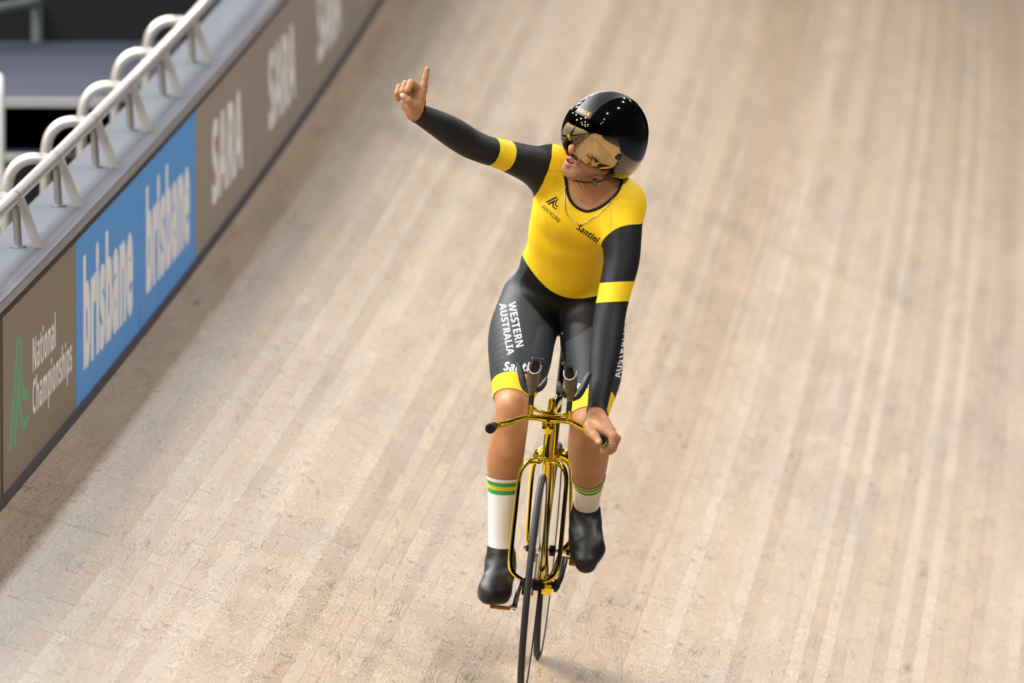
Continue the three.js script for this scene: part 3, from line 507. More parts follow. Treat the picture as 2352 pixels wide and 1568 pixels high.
// ------------------------------------------------------------------ the rider
const rider = thing('person', 'rider in yellow and black skinsuit and black helmet, right arm raised, pointing up', 'person');
const J = {                                                                 // joints in metres, surveyed at their depths
  pelvis: at(1303, 688, -0.71), hipL: at(1236, 690, -0.66), hipR: at(1352, 706, -0.66), kneeL: at(1177, 948, -0.37), kneeR: at(1348, 985, -0.38),
  ankleL: at(1150, 1272, -0.47), ankleR: at(1346, 1172, -0.7),
  shoulderL: at(1243, 385, -0.42), elbowL: at(1086, 332, -0.25), wristL: at(957, 262, -0.12),
  shoulderR: at(1428, 480, -0.42), elbowR: at(1402, 716, -0.28), wristR: at(1370, 952, -0.045),
};
const K = (px, py, z, r) => [at(px, py, z), r];
function chain(list, k) { const out = []; for (let i = 0; i + 1 < list.length; i++) { const f = roundCone(list[i][0], list[i + 1][0], list[i][1], list[i + 1][1]); if (k) f.k = k; out.push(f); } return out; }
const torsoTilt = at(1330, 470, -0.45).sub(at(1300, 660, -0.66)).normalize(), torsoX = V(0.97, -0.22, -0.12), tX = torsoX.addScaledVector(torsoTilt, -torsoX.dot(torsoTilt)).normalize(), tZ = new THREE.Vector3().crossVectors(tX, torsoTilt).normalize(), tB = [tX, torsoTilt, tZ];
const torsoParts = [
  ellipsoid(at(1306, 690, -0.71), [0.135, 0.105, 0.115], [V(1, 0, 0), V(0, 1, 0), V(0, 0, 1)]),
  ellipsoid(at(1292, 618, -0.62), [0.128, 0.13, 0.105], tB),
  ellipsoid(at(1308, 535, -0.53), [0.122, 0.13, 0.105], tB),
  ellipsoid(at(1330, 475, -0.48), [0.135, 0.1, 0.1], tB),
  roundCone(at(1278, 405, -0.46), at(1415, 470, -0.46), 0.066, 0.072),
  roundCone(at(1268, 375, -0.45), at(1362, 425, -0.46), 0.05, 0.062), roundCone(at(1362, 425, -0.46), at(1430, 462, -0.44), 0.062, 0.058),
  roundCone(at(1290, 492, -0.42), at(1300, 500, -0.42), 0.055, 0.055), roundCone(at(1365, 515, -0.42), at(1370, 520, -0.42), 0.055, 0.055),
];
const neckParts = [roundCone(at(1362, 446, -0.47), at(1386, 372, -0.4), 0.066, 0.058)];
const armLParts = [limbField([K(1246, 388, -0.42, 0.062), K(1205, 372, -0.37, 0.052), K(1150, 354, -0.31, 0.043), K(1112, 343, -0.27, 0.041), K(1078, 328, -0.25, 0.043), K(1040, 304, -0.21, 0.043), K(1000, 281, -0.16, 0.036), K(952, 256, -0.12, 0.026)])];
const armRParts = [limbField([K(1427, 482, -0.42, 0.063), K(1428, 540, -0.385, 0.058), K(1427, 600, -0.35, 0.052), K(1412, 668, -0.31, 0.047), K(1402, 716, -0.28, 0.0455), K(1394, 775, -0.23, 0.045), K(1386, 835, -0.17, 0.0405), K(1378, 895, -0.11, 0.032), K(1370, 948, -0.055, 0.0265)])];
const legLParts = [limbField([K(1226, 690, -0.67, 0.098), K(1200, 768, -0.58, 0.1), K(1193, 838, -0.49, 0.089), K(1181, 900, -0.425, 0.063), K(1177, 950, -0.385, 0.052), K(1167, 1010, -0.4, 0.054), K(1159, 1060, -0.42, 0.0555), K(1157, 1110, -0.44, 0.046), K(1152, 1190, -0.46, 0.0385), K(1151, 1262, -0.475, 0.0365)])];
const legRParts = [limbField([K(1362, 706, -0.67, 0.096), K(1360, 790, -0.58, 0.094), K(1364, 865, -0.49, 0.08), K(1354, 930, -0.425, 0.063), K(1347, 985, -0.385, 0.052), K(1349, 1030, -0.46, 0.06), K(1351, 1068, -0.53, 0.0555), K(1352, 1110, -0.6, 0.043), K(1348, 1150, -0.67, 0.0365), K(1346, 1180, -0.71, 0.037)])];
legLParts.push(roundCone(at(1172, 935, -0.355), at(1175, 965, -0.352), 0.033, 0.03)); legRParts.push(roundCone(at(1345, 972, -0.355), at(1346, 998, -0.352), 0.033, 0.03));
legLParts.push(ellipsoid(at(1176, 932, -0.338), [0.03, 0.036, 0.03]), roundCone(at(1171, 985, -0.352), at(1166, 1040, -0.372), 0.02, 0.02)); for (const f of legLParts.slice(-2)) f.k = 0.018;
legRParts.push(ellipsoid(at(1346, 972, -0.338), [0.03, 0.036, 0.03])); legRParts.at(-1).k = 0.018;
legLParts.push(roundCone(at(1165, 1030, -0.46), at(1160, 1085, -0.48), 0.036, 0.03)); legRParts.push(roundCone(at(1365, 1035, -0.5), at(1362, 1075, -0.58), 0.04, 0.03));
// feet (under the overshoes)
const footLParts = chain([K(1151, 1262, -0.475, 0.037), K(1148, 1308, -0.455, 0.036), K(1141, 1345, -0.4, 0.038), K(1133, 1362, -0.345, 0.028)]).concat([roundCone(at(1152, 1300, -0.5), at(1152, 1322, -0.52), 0.032, 0.03)]);
const footRParts = chain([K(1346, 1178, -0.71, 0.037), K(1344, 1215, -0.69, 0.039), K(1348, 1255, -0.65, 0.042), K(1347, 1292, -0.6, 0.032)]).concat([roundCone(at(1347, 1195, -0.73), at(1347, 1200, -0.745), 0.034, 0.032)]);

// raised right hand: index up, the other fingers folded under the thumb
const HZ = -0.1;
const handLParts = [
  ...chain([K(952, 258, -0.12, 0.026), K(951, 244, -0.115, 0.0255), K(958, 222, -0.112, 0.02)]), roundCone(at(958, 240, -0.11), at(970, 208, -0.11), 0.0195, 0.0135), roundCone(at(944, 240, -0.115), at(950, 212, -0.122), 0.02, 0.0135), roundCone(at(934, 240, -0.12), at(936, 214, -0.13), 0.016, 0.0125),
].map((f) => { f.k = 0.014; return f; });
const fingersL = [
  chain([K(971, 205, -0.108, 0.0125), K(974, 194, -0.106, 0.0112), K(977, 178, -0.104, 0.0092), K(981, 159, -0.103, 0.0082)]),
  chain([K(960, 203, -0.112, 0.0125), K(944, 190, -0.078, 0.0105), K(936, 206, -0.066, 0.0096), K(934, 219, -0.078, 0.0085)]),
  chain([K(950, 206, -0.122, 0.0125), K(931, 193, -0.09, 0.0102), K(924, 209, -0.079, 0.0094), K(924, 222, -0.09, 0.0083)]),
  chain([K(938, 212, -0.13, 0.0115), K(917, 200, -0.104, 0.0094), K(912, 214, -0.094, 0.0084), K(915, 227, -0.1, 0.0076)]),
  chain([K(959, 250, -0.1, 0.0155), K(949, 240, -0.076, 0.014), K(937, 230, -0.058, 0.0112), K(925, 220, -0.054, 0.0092)]),
].map((c) => { const f = blend(c, 0.004); return f; });
// left hand closed on the grip
const handRParts = [
  ...chain([K(1370, 948, -0.055, 0.027), K(1370, 962, -0.04, 0.026), K(1378, 975, -0.01, 0.02)]), roundCone(at(1362, 966, -0.03), at(1384, 986, 0.048), 0.019, 0.0135), roundCone(at(1376, 964, -0.035), at(1397, 988, 0.028), 0.019, 0.0135), roundCone(at(1386, 966, -0.04), at(1405, 990, 0.006), 0.016, 0.0125), roundCone(at(1354, 975, -0.025), at(1360, 985, 0.01), 0.017, 0.017), roundCone(at(1398, 992, 0.03), at(1403, 1018, 0.035), 0.012, 0.012),
].map((f) => { f.k = 0.014; return f; });
const fingersR = [
  chain([K(1388, 988, 0.05, 0.0145), K(1408, 1001, 0.068, 0.0135), K(1404, 1022, 0.07, 0.0125), K(1393, 1032, 0.066, 0.0108)]),
  chain([K(1398, 990, 0.03, 0.0145), K(1416, 1006, 0.044, 0.0125), K(1408, 1030, 0.048, 0.0112), K(1392, 1037, 0.047, 0.0098)]),
  chain([K(1403, 993, 0.012, 0.014), K(1414, 1012, 0.024, 0.012), K(1402, 1035, 0.03, 0.0108), K(1386, 1037, 0.03, 0.0094)]),
  chain([K(1404, 993, -0.006, 0.0125), K(1411, 1014, 0.004, 0.0108), K(1399, 1033, 0.01, 0.0092), K(1384, 1033, 0.012, 0.0082)]),
  chain([K(1353, 979, 0.0, 0.0175), K(1356, 991, 0.045, 0.0158), K(1366, 1000, 0.088, 0.0132), K(1375, 1014, 0.104, 0.0112)]),
].map((c) => blend(c, 0.004));

// head frame: turned to his right and tilted
const HF = V(-0.545, 0.22, 0.809).normalize(), HU0 = V(0.375, 0.927, 0), HU = HU0.addScaledVector(HF, -HU0.dot(HF)).normalize(), HX = new THREE.Vector3().crossVectors(HU, HF);
const HC = at(1377, 330, -0.37), HB = [HX, HU, HF];
const hp = (x, y, z) => HC.clone().addScaledVector(HX, x).addScaledVector(HU, y).addScaledVector(HF, z);
const toHead = (x, y, z) => { const d = V(x, y, z).sub(HC); return [d.dot(HX), d.dot(HU), d.dot(HF)]; };
const hc = (a, b, ra, rb, k) => { const f = roundCone(hp(...a), hp(...b), ra, rb); if (k) f.k = k; return f; };
const skullField = blend([
  ellipsoid(hp(0, 0.035, -0.015), [0.073, 0.088, 0.095], HB), ellipsoid(hp(0, -0.03, 0.028), [0.06, 0.082, 0.068], HB),
  hc([-0.052, -0.055, 0.005], [-0.012, -0.1, 0.073], 0.022, 0.02), hc([0.052, -0.055, 0.005], [0.012, -0.1, 0.073], 0.022, 0.02), hc([-0.01, -0.102, 0.078], [0.01, -0.102, 0.078], 0.0185, 0.0185),
  hc([-0.042, -0.028, 0.058], [-0.03, -0.034, 0.07], 0.022, 0.02), hc([0.042, -0.028, 0.058], [0.03, -0.034, 0.07], 0.022, 0.02), hc([0, -0.078, 0.07], [0, -0.064, 0.078], 0.027, 0.026),
  hc([0, 0.006, 0.09], [0, -0.032, 0.117], 0.0085, 0.0105, 0.012), hc([0, -0.037, 0.119], [0, -0.042, 0.116], 0.0115, 0.0105, 0.007), hc([-0.0135, -0.044, 0.104], [0.0135, -0.044, 0.104], 0.009, 0.009, 0.007),
  hc([-0.019, -0.0715, 0.0945], [0, -0.0668, 0.1055], 0.0055, 0.0062, 0.006), hc([0.019, -0.0715, 0.0945], [0, -0.0668, 0.1055], 0.0055, 0.0062, 0.006),
  hc([-0.016, -0.083, 0.094], [0, -0.0858, 0.1035], 0.006, 0.0076, 0.007), hc([0.016, -0.083, 0.094], [0, -0.0858, 0.1035], 0.006, 0.0076, 0.007),
  hc([-0.03, 0.004, 0.075], [0.03, 0.004, 0.075], 0.014, 0.014, 0.01),
], 0.022);
const mouthHole = ellipsoid(hp(0, -0.0762, 0.108), [0.0165, 0.0045, 0.016], HB), philtrum = hc([0, -0.054, 0.112], [0, -0.062, 0.112], 0.002, 0.002);
const headField = (x, y, z) => smax(skullField(x, y, z), -mouthHole(x, y, z), 0.003);
const dTorso = blend(torsoParts, 0.05), dNeck = blend(neckParts, 0.03), dArmL = blend(armLParts, 0.035), dArmR = blend(armRParts, 0.03), dLegL = blend(legLParts, 0.025), dLegR = blend(legRParts, 0.025), dFootL = blend(footLParts, 0.02), dFootR = blend(footRParts, 0.02);
const dHandL0 = blend(handLParts, 0.014), dHandR0 = blend(handRParts, 0.014);
const fingers = (base, list) => (x, y, z) => { let d = base(x, y, z); let w = 1e3; for (const f of list) w = smin(w, f(x, y, z), 0.0016); return smin(d, w, 0.007); };
const dHandL = fingers(dHandL0, fingersL), dHandR = fingers(dHandR0, fingersR);
const limbBound = (f, c, r) => (x, y, z) => { const q = Math.hypot(x - c.x, y - c.y, z - c.z) - r; return q > 0.12 ? q : f(x, y, z); };
const bHandL = limbBound(dHandL, at(948, 215, -0.1), 0.11), bHandR = limbBound(dHandR, at(1388, 995, 0.02), 0.13), bHead = limbBound(headField, HC, 0.16);
const bodyField = (x, y, z) => {
  let d = dTorso(x, y, z); d = smin(d, dNeck(x, y, z), 0.035); d = smin(d, dArmL(x, y, z), 0.045); d = smin(d, dArmR(x, y, z), 0.035);
  let l = smin(dLegL(x, y, z), dLegR(x, y, z), 0.015); d = smin(d, l, 0.04); d = smin(d, dFootL(x, y, z), 0.012); d = smin(d, dFootR(x, y, z), 0.012);
  d = smin(d, bHead(x, y, z), 0.012); d = smin(d, bHandL(x, y, z), 0.008); d = smin(d, bHandR(x, y, z), 0.008); return d;
};
// planes that divide the coarse body from the finely meshed head and hands
const planeAt = (o, n) => { const u = n.clone().normalize(); return (x, y, z) => (x - o.x) * u.x + (y - o.y) * u.y + (z - o.z) * u.z; };
const between = (a, b) => b.clone().sub(a);
const neckCut = planeAt(at(1374, 452, -0.43), V(0.05, 0.86, 0.25)), wristLCut = planeAt(at(964, 264, -0.125), between(at(1000, 281, -0.16), at(952, 256, -0.12))), wristRCut = planeAt(at(1372, 935, -0.07), between(at(1378, 895, -0.11), at(1370, 948, -0.055)));
const inHead = (x, y, z) => Math.min(neckCut(x, y, z), 0.185 - Math.hypot(x - HC.x, y - HC.y + 0.03, z - HC.z)), inHandL = (x, y, z) => Math.min(wristLCut(x, y, z), 0.2 - Math.hypot(x - J.wristL.x, y - J.wristL.y, z - J.wristL.z)), inHandR = (x, y, z) => Math.min(wristRCut(x, y, z), 0.2 - Math.hypot(x - J.wristR.x, y - J.wristR.y, z - J.wristR.z));
const lo = V(-0.42, -0.05, -0.95), hi = V(0.42, 1.95, 0.22);
const coarse0 = netMesh(bodyField, lo, hi, 0.0058);
const [, coarse] = cut(coarse0, (x, y, z) => Math.max(inHead(x, y, z), inHandL(x, y, z), inHandR(x, y, z)));
const pad = (c, r) => [c.clone().addScalar(-r), c.clone().addScalar(r)];
const [fineHead] = cut(netMesh(bodyField, ...pad(HC.clone().add(V(0, -0.03, 0)), 0.19), 0.0023), inHead);
const [fineHandL] = cut(netMesh(bodyField, ...pad(at(952, 215, -0.1), 0.105), 0.0021), inHandL);
const [fineHandR] = cut(netMesh(bodyField, ...pad(at(1386, 990, 0.02), 0.12), 0.0023), inHandR);
// skin colours: lips, moustache and stubble are the skin's own
const SKIN = new THREE.Color(0xad7b55), LIP = new THREE.Color(0xa8695a), HAIR = new THREE.Color(0x3a281b), STUBBLE = new THREE.Color(0x7d5f4b), MOUTH = new THREE.Color(0x3a1512), PALE = new THREE.Color(0xbe8e69);
const mixC = (a, b, t) => a.clone().lerp(b, clamp(t, 0, 1));
function skinPaint(x, y, z) {
  let c = mixC(SKIN, PALE, fbm(x * 22, y * 22, z * 22) * 1.1 - 0.25); const [a, b, f] = toHead(x, y, z);
  if (f > -0.02 && Math.abs(a) < 0.09 && b < 0.02 && b > -0.14) {
    const st = smooth(-0.055, -0.075, b) * (0.55 + 0.45 * noise3(x * 300, y * 300, z * 300)) * smooth(0.0, 0.03, f); c = mixC(c, STUBBLE, 0.55 * st);
    const my = -0.0585 - 0.35 * Math.max(0, Math.abs(a) - 0.008); const mo = (1 - smooth(0.0055, 0.0095, Math.abs(b - my))) * (1 - smooth(0.026, 0.034, Math.abs(a))) * smooth(0.07, 0.085, f); c = mixC(c, HAIR, mo * 0.35);
    for (const sd of [-1, 1]) { const q = Math.hypot((a - sd * 0.0075) / 1.3, b + 0.0525, (f - 0.108) * 0.5); c = mixC(c, MOUTH, (1 - smooth(0.002, 0.0042, q)) * 0.8); }
    const goat = (1 - smooth(0.004, 0.009, Math.abs(b + 0.097))) * (1 - smooth(0.006, 0.014, Math.abs(a))) * smooth(0.08, 0.09, f); c = mixC(c, HAIR, goat * 0.3);
    const lipU = (1 - smooth(0.0025, 0.005, Math.abs(b + 0.0695))) * (1 - smooth(0.016, 0.022, Math.abs(a))) * smooth(0.088, 0.095, f), lipL = (1 - smooth(0.004, 0.0075, Math.abs(b + 0.0845))) * (1 - smooth(0.014, 0.02, Math.abs(a))) * smooth(0.088, 0.095, f); c = mixC(c, LIP, Math.max(lipU, lipL));
    const hole = mouthHole(x, y, z); if (hole < 0.0012) c = mixC(c, MOUTH, smooth(0.0012, -0.0005, hole));
  }
  for (const q of NAILS) c = mixC(c, NAIL, 1 - smooth(0.0058, 0.0078, Math.hypot(x - q.x, y - q.y, z - q.z)));
  return [c.r, c.g, c.b];
}
const NAILS = [at(924.5, 219, -0.0455), at(1374.5, 1013, 0.1145)], NAIL = new THREE.Color(0xd9b3a0);
const skinMat = std(0xffffff, 0.48, 0, { vertexColors: true, specularIntensity: 0.6, sheen: 0.15, sheenRoughness: 0.5, sheenColor: new THREE.Color(0xc9a080) });
const body = mesh('body', toGeometry(joined([coarse, fineHead, fineHandL, fineHandR]), skinPaint), skinMat, rider);
body.userData.label = 'bare tanned skin of face, hands and knees';

{
  const hair = blend([-1, 1].flatMap((k) => [hc([k * 0.002, -0.0575, 0.1075], [k * 0.016, -0.0605, 0.1025], 0.0032, 0.0028), hc([k * 0.016, -0.0605, 0.1012], [k * 0.026, -0.068, 0.0878], 0.0027, 0.0019), hc([k * 0.026, -0.068, 0.0885], [k * 0.03, -0.078, 0.0795], 0.0022, 0.001)]), 0.003);
  const rough = (x, y, z) => hair(x, y, z) + 0.0011 * (noise3(x * 700, y * 300, z * 700) - 0.5);
  mesh('moustache', toGeometry(netMesh(rough, ...pad(hp(0, -0.07, 0.095), 0.045), 0.0012)), std(0x3c281a, 0.95, 0, { specularIntensity: 0.2 }), rider).userData.label = 'short brown moustache';
  const teeth = new THREE.SphereGeometry(1, 20, 10); teeth.scale(0.0135, 0.0032, 0.006); const t = mesh('teeth', teeth, std(0xd9d2c6, 0.4), rider); t.position.copy(hp(0, -0.0735, 0.0965)); t.quaternion.setFromRotationMatrix(new THREE.Matrix4().makeBasis(HX, HU, HF));
}
// ---- skinsuit panels: the body's surface moved out, cut along the panel lines
const XY = (px, py, z = -0.45) => { const q = at(px, py, z); return [q.x, q.y]; };
function polygon(points, z) {                                               // signed distance in the x-y plane, positive inside
  const P = points.map(([a, b]) => XY(a, b, z));
  return (x, y) => { let d = 1e9, s = -1; for (let i = 0, j = P.length - 1; i < P.length; j = i++) { const [ax, ay] = P[i], [bx, by] = P[j], ex = bx - ax, ey = by - ay, wx = x - ax, wy = y - ay, t = clamp((wx * ex + wy * ey) / (ex * ex + ey * ey), 0, 1); d = Math.min(d, Math.hypot(wx - ex * t, wy - ey * t)); if ((ay > y) !== (by > y) && x < (bx - ax) * (y - ay) / (by - ay) + ax) s = -s; } return d * s; };
}
function catmull(points, n = 8) { const c = new THREE.CatmullRomCurve3(points.map(([a, b]) => V(a, b, 0)), false, 'centripetal'); return c.getPoints((points.length - 1) * n).map((p) => [p.x, p.y]); }
const suit = shifted(coarse0, 0.0022);
const COLLAR = at(1366, 412, -0.5);
const footless = planeAt(at(1176, 898, -0.37), V(0, 1, -0.52));
const thighL = between(J.kneeL, J.hipL).normalize(), thighR = between(J.kneeR, J.hipR).normalize();
const hemL = planeAt(at(1172, 893, -0.365), thighL), hemR = planeAt(at(1345, 943, -0.37), thighR.clone().add(V(-0.12, 0, 0)));
const bandL = planeAt(at(1172, 856, -0.39), thighL.clone().add(V(-0.05, 0, 0))), bandR = planeAt(at(1345, 902, -0.4), thighR.clone().add(V(-0.12, 0, 0)));
const legSide = (x, y, z) => dLegR(x, y, z) - dLegL(x, y, z);                // positive on the picture's left leg
const neckHole = polygon(catmull([[1294, 380], [1299, 412], [1303, 440], [1313, 463], [1330, 478], [1349, 484], [1376, 476], [1402, 458], [1420, 438], [1430, 412], [1432, 380]]), -0.36);
const frontOnly = (x, y, z) => z + 0.52;
let [torsoSuit, rest] = cut(suit, (x, y, z) => Math.max(legSide(x, y, z) > 0 ? hemL(x, y, z) : hemR(x, y, z), Math.min(dLegL(x, y, z), dLegR(x, y, z)) - Math.min(dArmR(x, y, z), dArmL(x, y, z))));   // above both leg hems
const skinAbove = (x, y, z) => Math.max(Math.min(neckHole(x, y), frontOnly(x, y, z)), 0.012 - bHead(x, y, z)), collarPlane = planeAt(at(1366, 412, -0.5), V(0.1, 1, -0.1));
[, torsoSuit] = cut(torsoSuit, skinAbove);
[, torsoSuit] = cut(torsoSuit, (x, y, z) => Math.min(collarPlane(x, y, z), 0.085 - Math.hypot(x - COLLAR.x, z + 0.46)));
// arms
const shoulderCutL = polygon([[860, 40], [1262, 240], [1268, 335], [1268, 360], [1262, 385], [1248, 418], [1236, 440], [1222, 458], [1200, 520], [880, 520]], -0.4);
const shoulderCutR = polygon([...catmull([[1500, 512], [1478, 514], [1445, 514], [1418, 522], [1396, 538], [1383, 556], [1379, 580]]), [1330, 800], [1300, 1100], [1500, 1100]], -0.38);
let sleeveL, sleeveR;
[sleeveL, torsoSuit] = cut(torsoSuit, (x, y, z) => Math.min(shoulderCutL(x, y), dTorso(x, y, z) - dArmL(x, y, z) + 0.09));
[sleeveR, torsoSuit] = cut(torsoSuit, (x, y, z) => Math.min(shoulderCutR(x, y), smin(dTorso(x, y, z), Math.min(dLegR(x, y, z), dLegL(x, y, z)), 0.01) - dArmR(x, y, z) + 0.012));
const axisL = between(at(1205, 372, -0.37), at(1112, 343, -0.27)).normalize(), axisR = V(0.059, -1, 0.11).normalize();
const bandAL0 = planeAt(at(1163, 358, -0.325), axisL), bandAL1 = planeAt(at(1127, 349, -0.285), axisL), bandAR0 = planeAt(at(1416, 648, -0.318), axisR), bandAR1 = planeAt(at(1407, 694, -0.293), axisR);
const cuffL = planeAt(at(959, 261, -0.122), between(at(1000, 281, -0.16), at(952, 256, -0.12)).normalize()), cuffR = planeAt(at(1372, 949, -0.06), between(at(1378, 895, -0.11), at(1370, 948, -0.055)).normalize());
sleeveL = cut(sleeveL, (x, y, z) => Math.max(-cuffL(x, y, z), Math.hypot(x - J.wristL.x, y - J.wristL.y, z - J.wristL.z) - 0.22))[0]; sleeveR = cut(sleeveR, (x, y, z) => Math.max(-cuffR(x, y, z), Math.hypot(x - J.wristR.x, y - J.wristR.y, z - J.wristR.z) - 0.22))[0];
const armbandL = cut(cut(sleeveL, bandAL0)[0], (x, y, z) => -bandAL1(x, y, z)), armbandR = cut(cut(sleeveR, bandAR0)[0], (x, y, z) => -bandAR1(x, y, z));
const blackArmL = joined([cut(sleeveL, bandAL0)[1], armbandL[1]]), blackArmR = joined([cut(sleeveR, bandAR0)[1], armbandR[1]]);
// ribbed knit along the arms
function ribTexture(base, line, pale) {
  return canvas(1024, 256, (g, w, h) => { g.fillStyle = base; g.fillRect(0, 0, w, h); for (let i = 0; i < 40; i++) { const x = (i + 0.5) * w / 40; g.fillStyle = line; g.fillRect(x - 3.2, 0, 6.4, h); if (pale && i % 2) { g.fillStyle = pale; g.fillRect(x + 3, 0, 1.4, h); } } });
}
const ribBlack = ribTexture('#1c1f22', '#0d0e0f', '#34373a'), ribYellow = ribTexture('#f6d321', '#d8b010'); for (const t of [ribBlack, ribYellow]) { t.wrapS = t.wrapT = THREE.RepeatWrapping; }
function armUV(points) {                                                    // angle about the arm's own axis and length along it
  const P = points.map((k) => k), ref = V(0, 0, 1);
  return (x, y, z) => {
    let best = 1e9, out = [0, 0], run = 0;
    for (let i = 0; i + 1 < P.length; i++) { const a = P[i], b = P[i + 1], ab = b.clone().sub(a), L = ab.length(), T = ab.clone().divideScalar(L), d = V(x, y, z).sub(a), t = clamp(d.dot(T), 0, L), q = d.clone().addScaledVector(T, -t), m = q.length(); if (m < best) { best = m; const N = ref.clone().addScaledVector(T, -ref.dot(T)).normalize(), Bn = new THREE.Vector3().crossVectors(T, N); out = [Math.atan2(q.dot(Bn), -q.dot(N)) / (2 * Math.PI) + 0.5, (run + t) * 3]; } run += L; }
    return out;
  };
}
const armLUV = armUV([at(1290, 400, -0.46), at(1150, 354, -0.31), at(1078, 328, -0.25), at(952, 256, -0.12)]), armRUV = armUV([at(1424, 420, -0.46), at(1427, 600, -0.35), at(1402, 716, -0.28), at(1370, 948, -0.055)]);
const fabric = (extra) => new THREE.MeshPhysicalMaterial({ roughness: 0.55, metalness: 0, specularIntensity: 0.5, sheen: 0.2, sheenRoughness: 0.45, sheenColor: new THREE.Color(0x8a8f96), ...extra });
const sleeveMat = fabric({ color: 0xffffff, map: ribBlack }), bandMat = fabric({ color: 0xffffff, map: ribYellow, sheen: 0.1 });
mesh('sleeve', withUV(blackArmL, armLUV, true), sleeveMat, rider).userData.label = 'ribbed black sleeve of the raised arm';
mesh('sleeve', withUV(blackArmR, armRUV, true), sleeveMat, rider).userData.label = 'ribbed black sleeve of the arm on the bar';
mesh('armband', withUV(armbandL[0], armLUV, true), bandMat, rider).userData.label = 'yellow band of the raised arm';
mesh('armband', withUV(armbandR[0], armRUV, true), bandMat, rider).userData.label = 'yellow band of the lowered arm';
// yellow top above the hem, black gusset, grey legs, yellow leg bands
const hemTop = polygon([...catmull([[1150, 540], [1188, 578], [1212, 612], [1240, 646], [1270, 672], [1305, 686], [1342, 687], [1372, 681], [1400, 672], [1440, 655]]), [1560, 300], [1000, 300]], -0.52);
let [yellowTop, lower] = cut(torsoSuit, (x, y) => hemTop(x, y));
const gussetL = polygon([...catmull([[1232, 560], [1208, 622], [1197, 640], [1194, 656], [1199, 672], [1225, 697], [1253, 731], [1270, 752], [1276, 790]]), [1276, 900], [1303, 900], ...catmull([[1303, 800], [1303, 780], [1330, 764], [1362, 744], [1400, 720], [1440, 690]]), [1440, 560]], -0.6);
const hideBack = (x, y, z) => Math.max(gussetL(x, y), -0.78 - z);
let [gusset, legsGrey] = cut(lower, (x, y, z) => gussetL(x, y));
const isBand = (x, y, z) => -(legSide(x, y, z) > 0 ? bandL(x, y, z) : bandR(x, y, z));
let [legBands, legPanels] = cut(legsGrey, isBand);
const [legBandA, legBandB] = cut(legBands, legSide), [legPanelA, legPanelB] = cut(legPanels, legSide);
const yellowMat0 = { sheen: 0.12, sheenColor: new THREE.Color(0xffe9a0) };
// prints lie flat on the cloth: front panels carry a drawing laid out in the garment's own x-y plane
function printMap(x0, y0, x1, y1, z, w, h, base, draw) {                    // corner points surveyed on the cloth; returns texture and uv function
  const A = at(x0, y1, z), Bp = at(x1, y0, z), map = canvas(w, h, (g) => { g.fillStyle = base; g.fillRect(0, 0, w, h); g.scale(w / (x1 - x0), h / (y1 - y0)); g.translate(-x0, -y0); draw(g); });
  return { map, uv: (x, y, zz, nz) => (nz > 0 ? [clamp((x - A.x) / (Bp.x - A.x), 0, 1), clamp((y - A.y) / (Bp.y - A.y), 0, 1)] : [0.002, 0.002]) };
}
function slanted(g, text, x, y, angle, width, height, color, font = 'bold 100px sans-serif', shear = 0) {
  g.save(); g.translate(x, y); g.rotate(angle); g.transform(1, 0, shear, 1, 0, 0); g.font = font; g.fillStyle = color; const m = g.measureText(text); g.scale(width / m.width, height / 73); g.fillText(text, 0, 0); g.restore();
}
const topPrint = printMap(1150, 320, 1500, 720, -0.43, 1792, 2048, '#f3cb1c', (g) => {
  g.strokeStyle = '#ecc319'; g.lineWidth = 1; for (let k = 0; k < 7; k++) { g.beginPath(); g.moveTo(1240 + k * 7, 440 + k * 34); g.bezierCurveTo(1262 + k * 7, 450 + k * 34, 1270 + k * 5, 470 + k * 34, 1300 + k * 2, 474 + k * 32); g.stroke(); g.beginPath(); g.moveTo(1246 + k * 6, 470 + k * 33); g.lineTo(1286 + k * 3, 494 + k * 31); g.lineTo(1252 + k * 6, 486 + k * 33); g.stroke(); }
  g.save(); g.translate(1269, 441); g.rotate(0.62); cyclingMark(g, 0, 0, 30, 25, '#15130e'); g.restore();
  slanted(g, 'AUSCYCLING', 1245, 474, 0.69, 53, 9, '#15130e'); slanted(g, 'Santini', 1325, 521, 0.63, 58, 15, '#15130e', '900 100px sans-serif', -0.1);
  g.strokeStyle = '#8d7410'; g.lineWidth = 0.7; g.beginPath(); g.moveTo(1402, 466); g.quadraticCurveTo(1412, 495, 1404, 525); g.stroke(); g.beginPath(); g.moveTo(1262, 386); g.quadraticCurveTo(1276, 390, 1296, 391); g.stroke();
});
mesh('jersey_front', withUV(yellowTop, topPrint.uv), fabric({ color: 0xffffff, map: topPrint.map, roughness: 0.6, ...yellowMat0 }), rider).userData.label = 'yellow upper body of the skinsuit with black prints';
mesh('gusset', toGeometry(gusset), fabric({ color: 0x121314, roughness: 0.5 }), rider).userData.label = 'black centre panel of the shorts';
const legPrint = printMap(1100, 600, 1460, 980, -0.44, 1536, 1620, '#343a3f', (g) => {
  slanted(g, 'WESTERN', 1163, 703, 1.325, 99, 18, WHITE); slanted(g, 'AUSTRALIA', 1141, 707, 1.335, 110, 17, WHITE);
  slanted(g, 'Santini', 1157, 847, 0.03, 82, 19, WHITE, '900 100px sans-serif', -0.2); slanted(g, 'Santini', 1312, 886, 0.09, 74, 15, WHITE, '900 100px sans-serif', -0.2);
  slanted(g, 'WESTERN', 1437, 868, -1.45, 100, 12, WHITE); slanted(g, 'AUSTRALIA', 1424, 868, -1.45, 110, 13, WHITE);
});
const legMat = fabric({ color: 0xffffff, map: legPrint.map, roughness: 0.5 });
mesh('leg_panel', withUV(legPanelA, legPrint.uv), legMat, rider).userData.label = 'dark grey right leg of the shorts with white lettering';
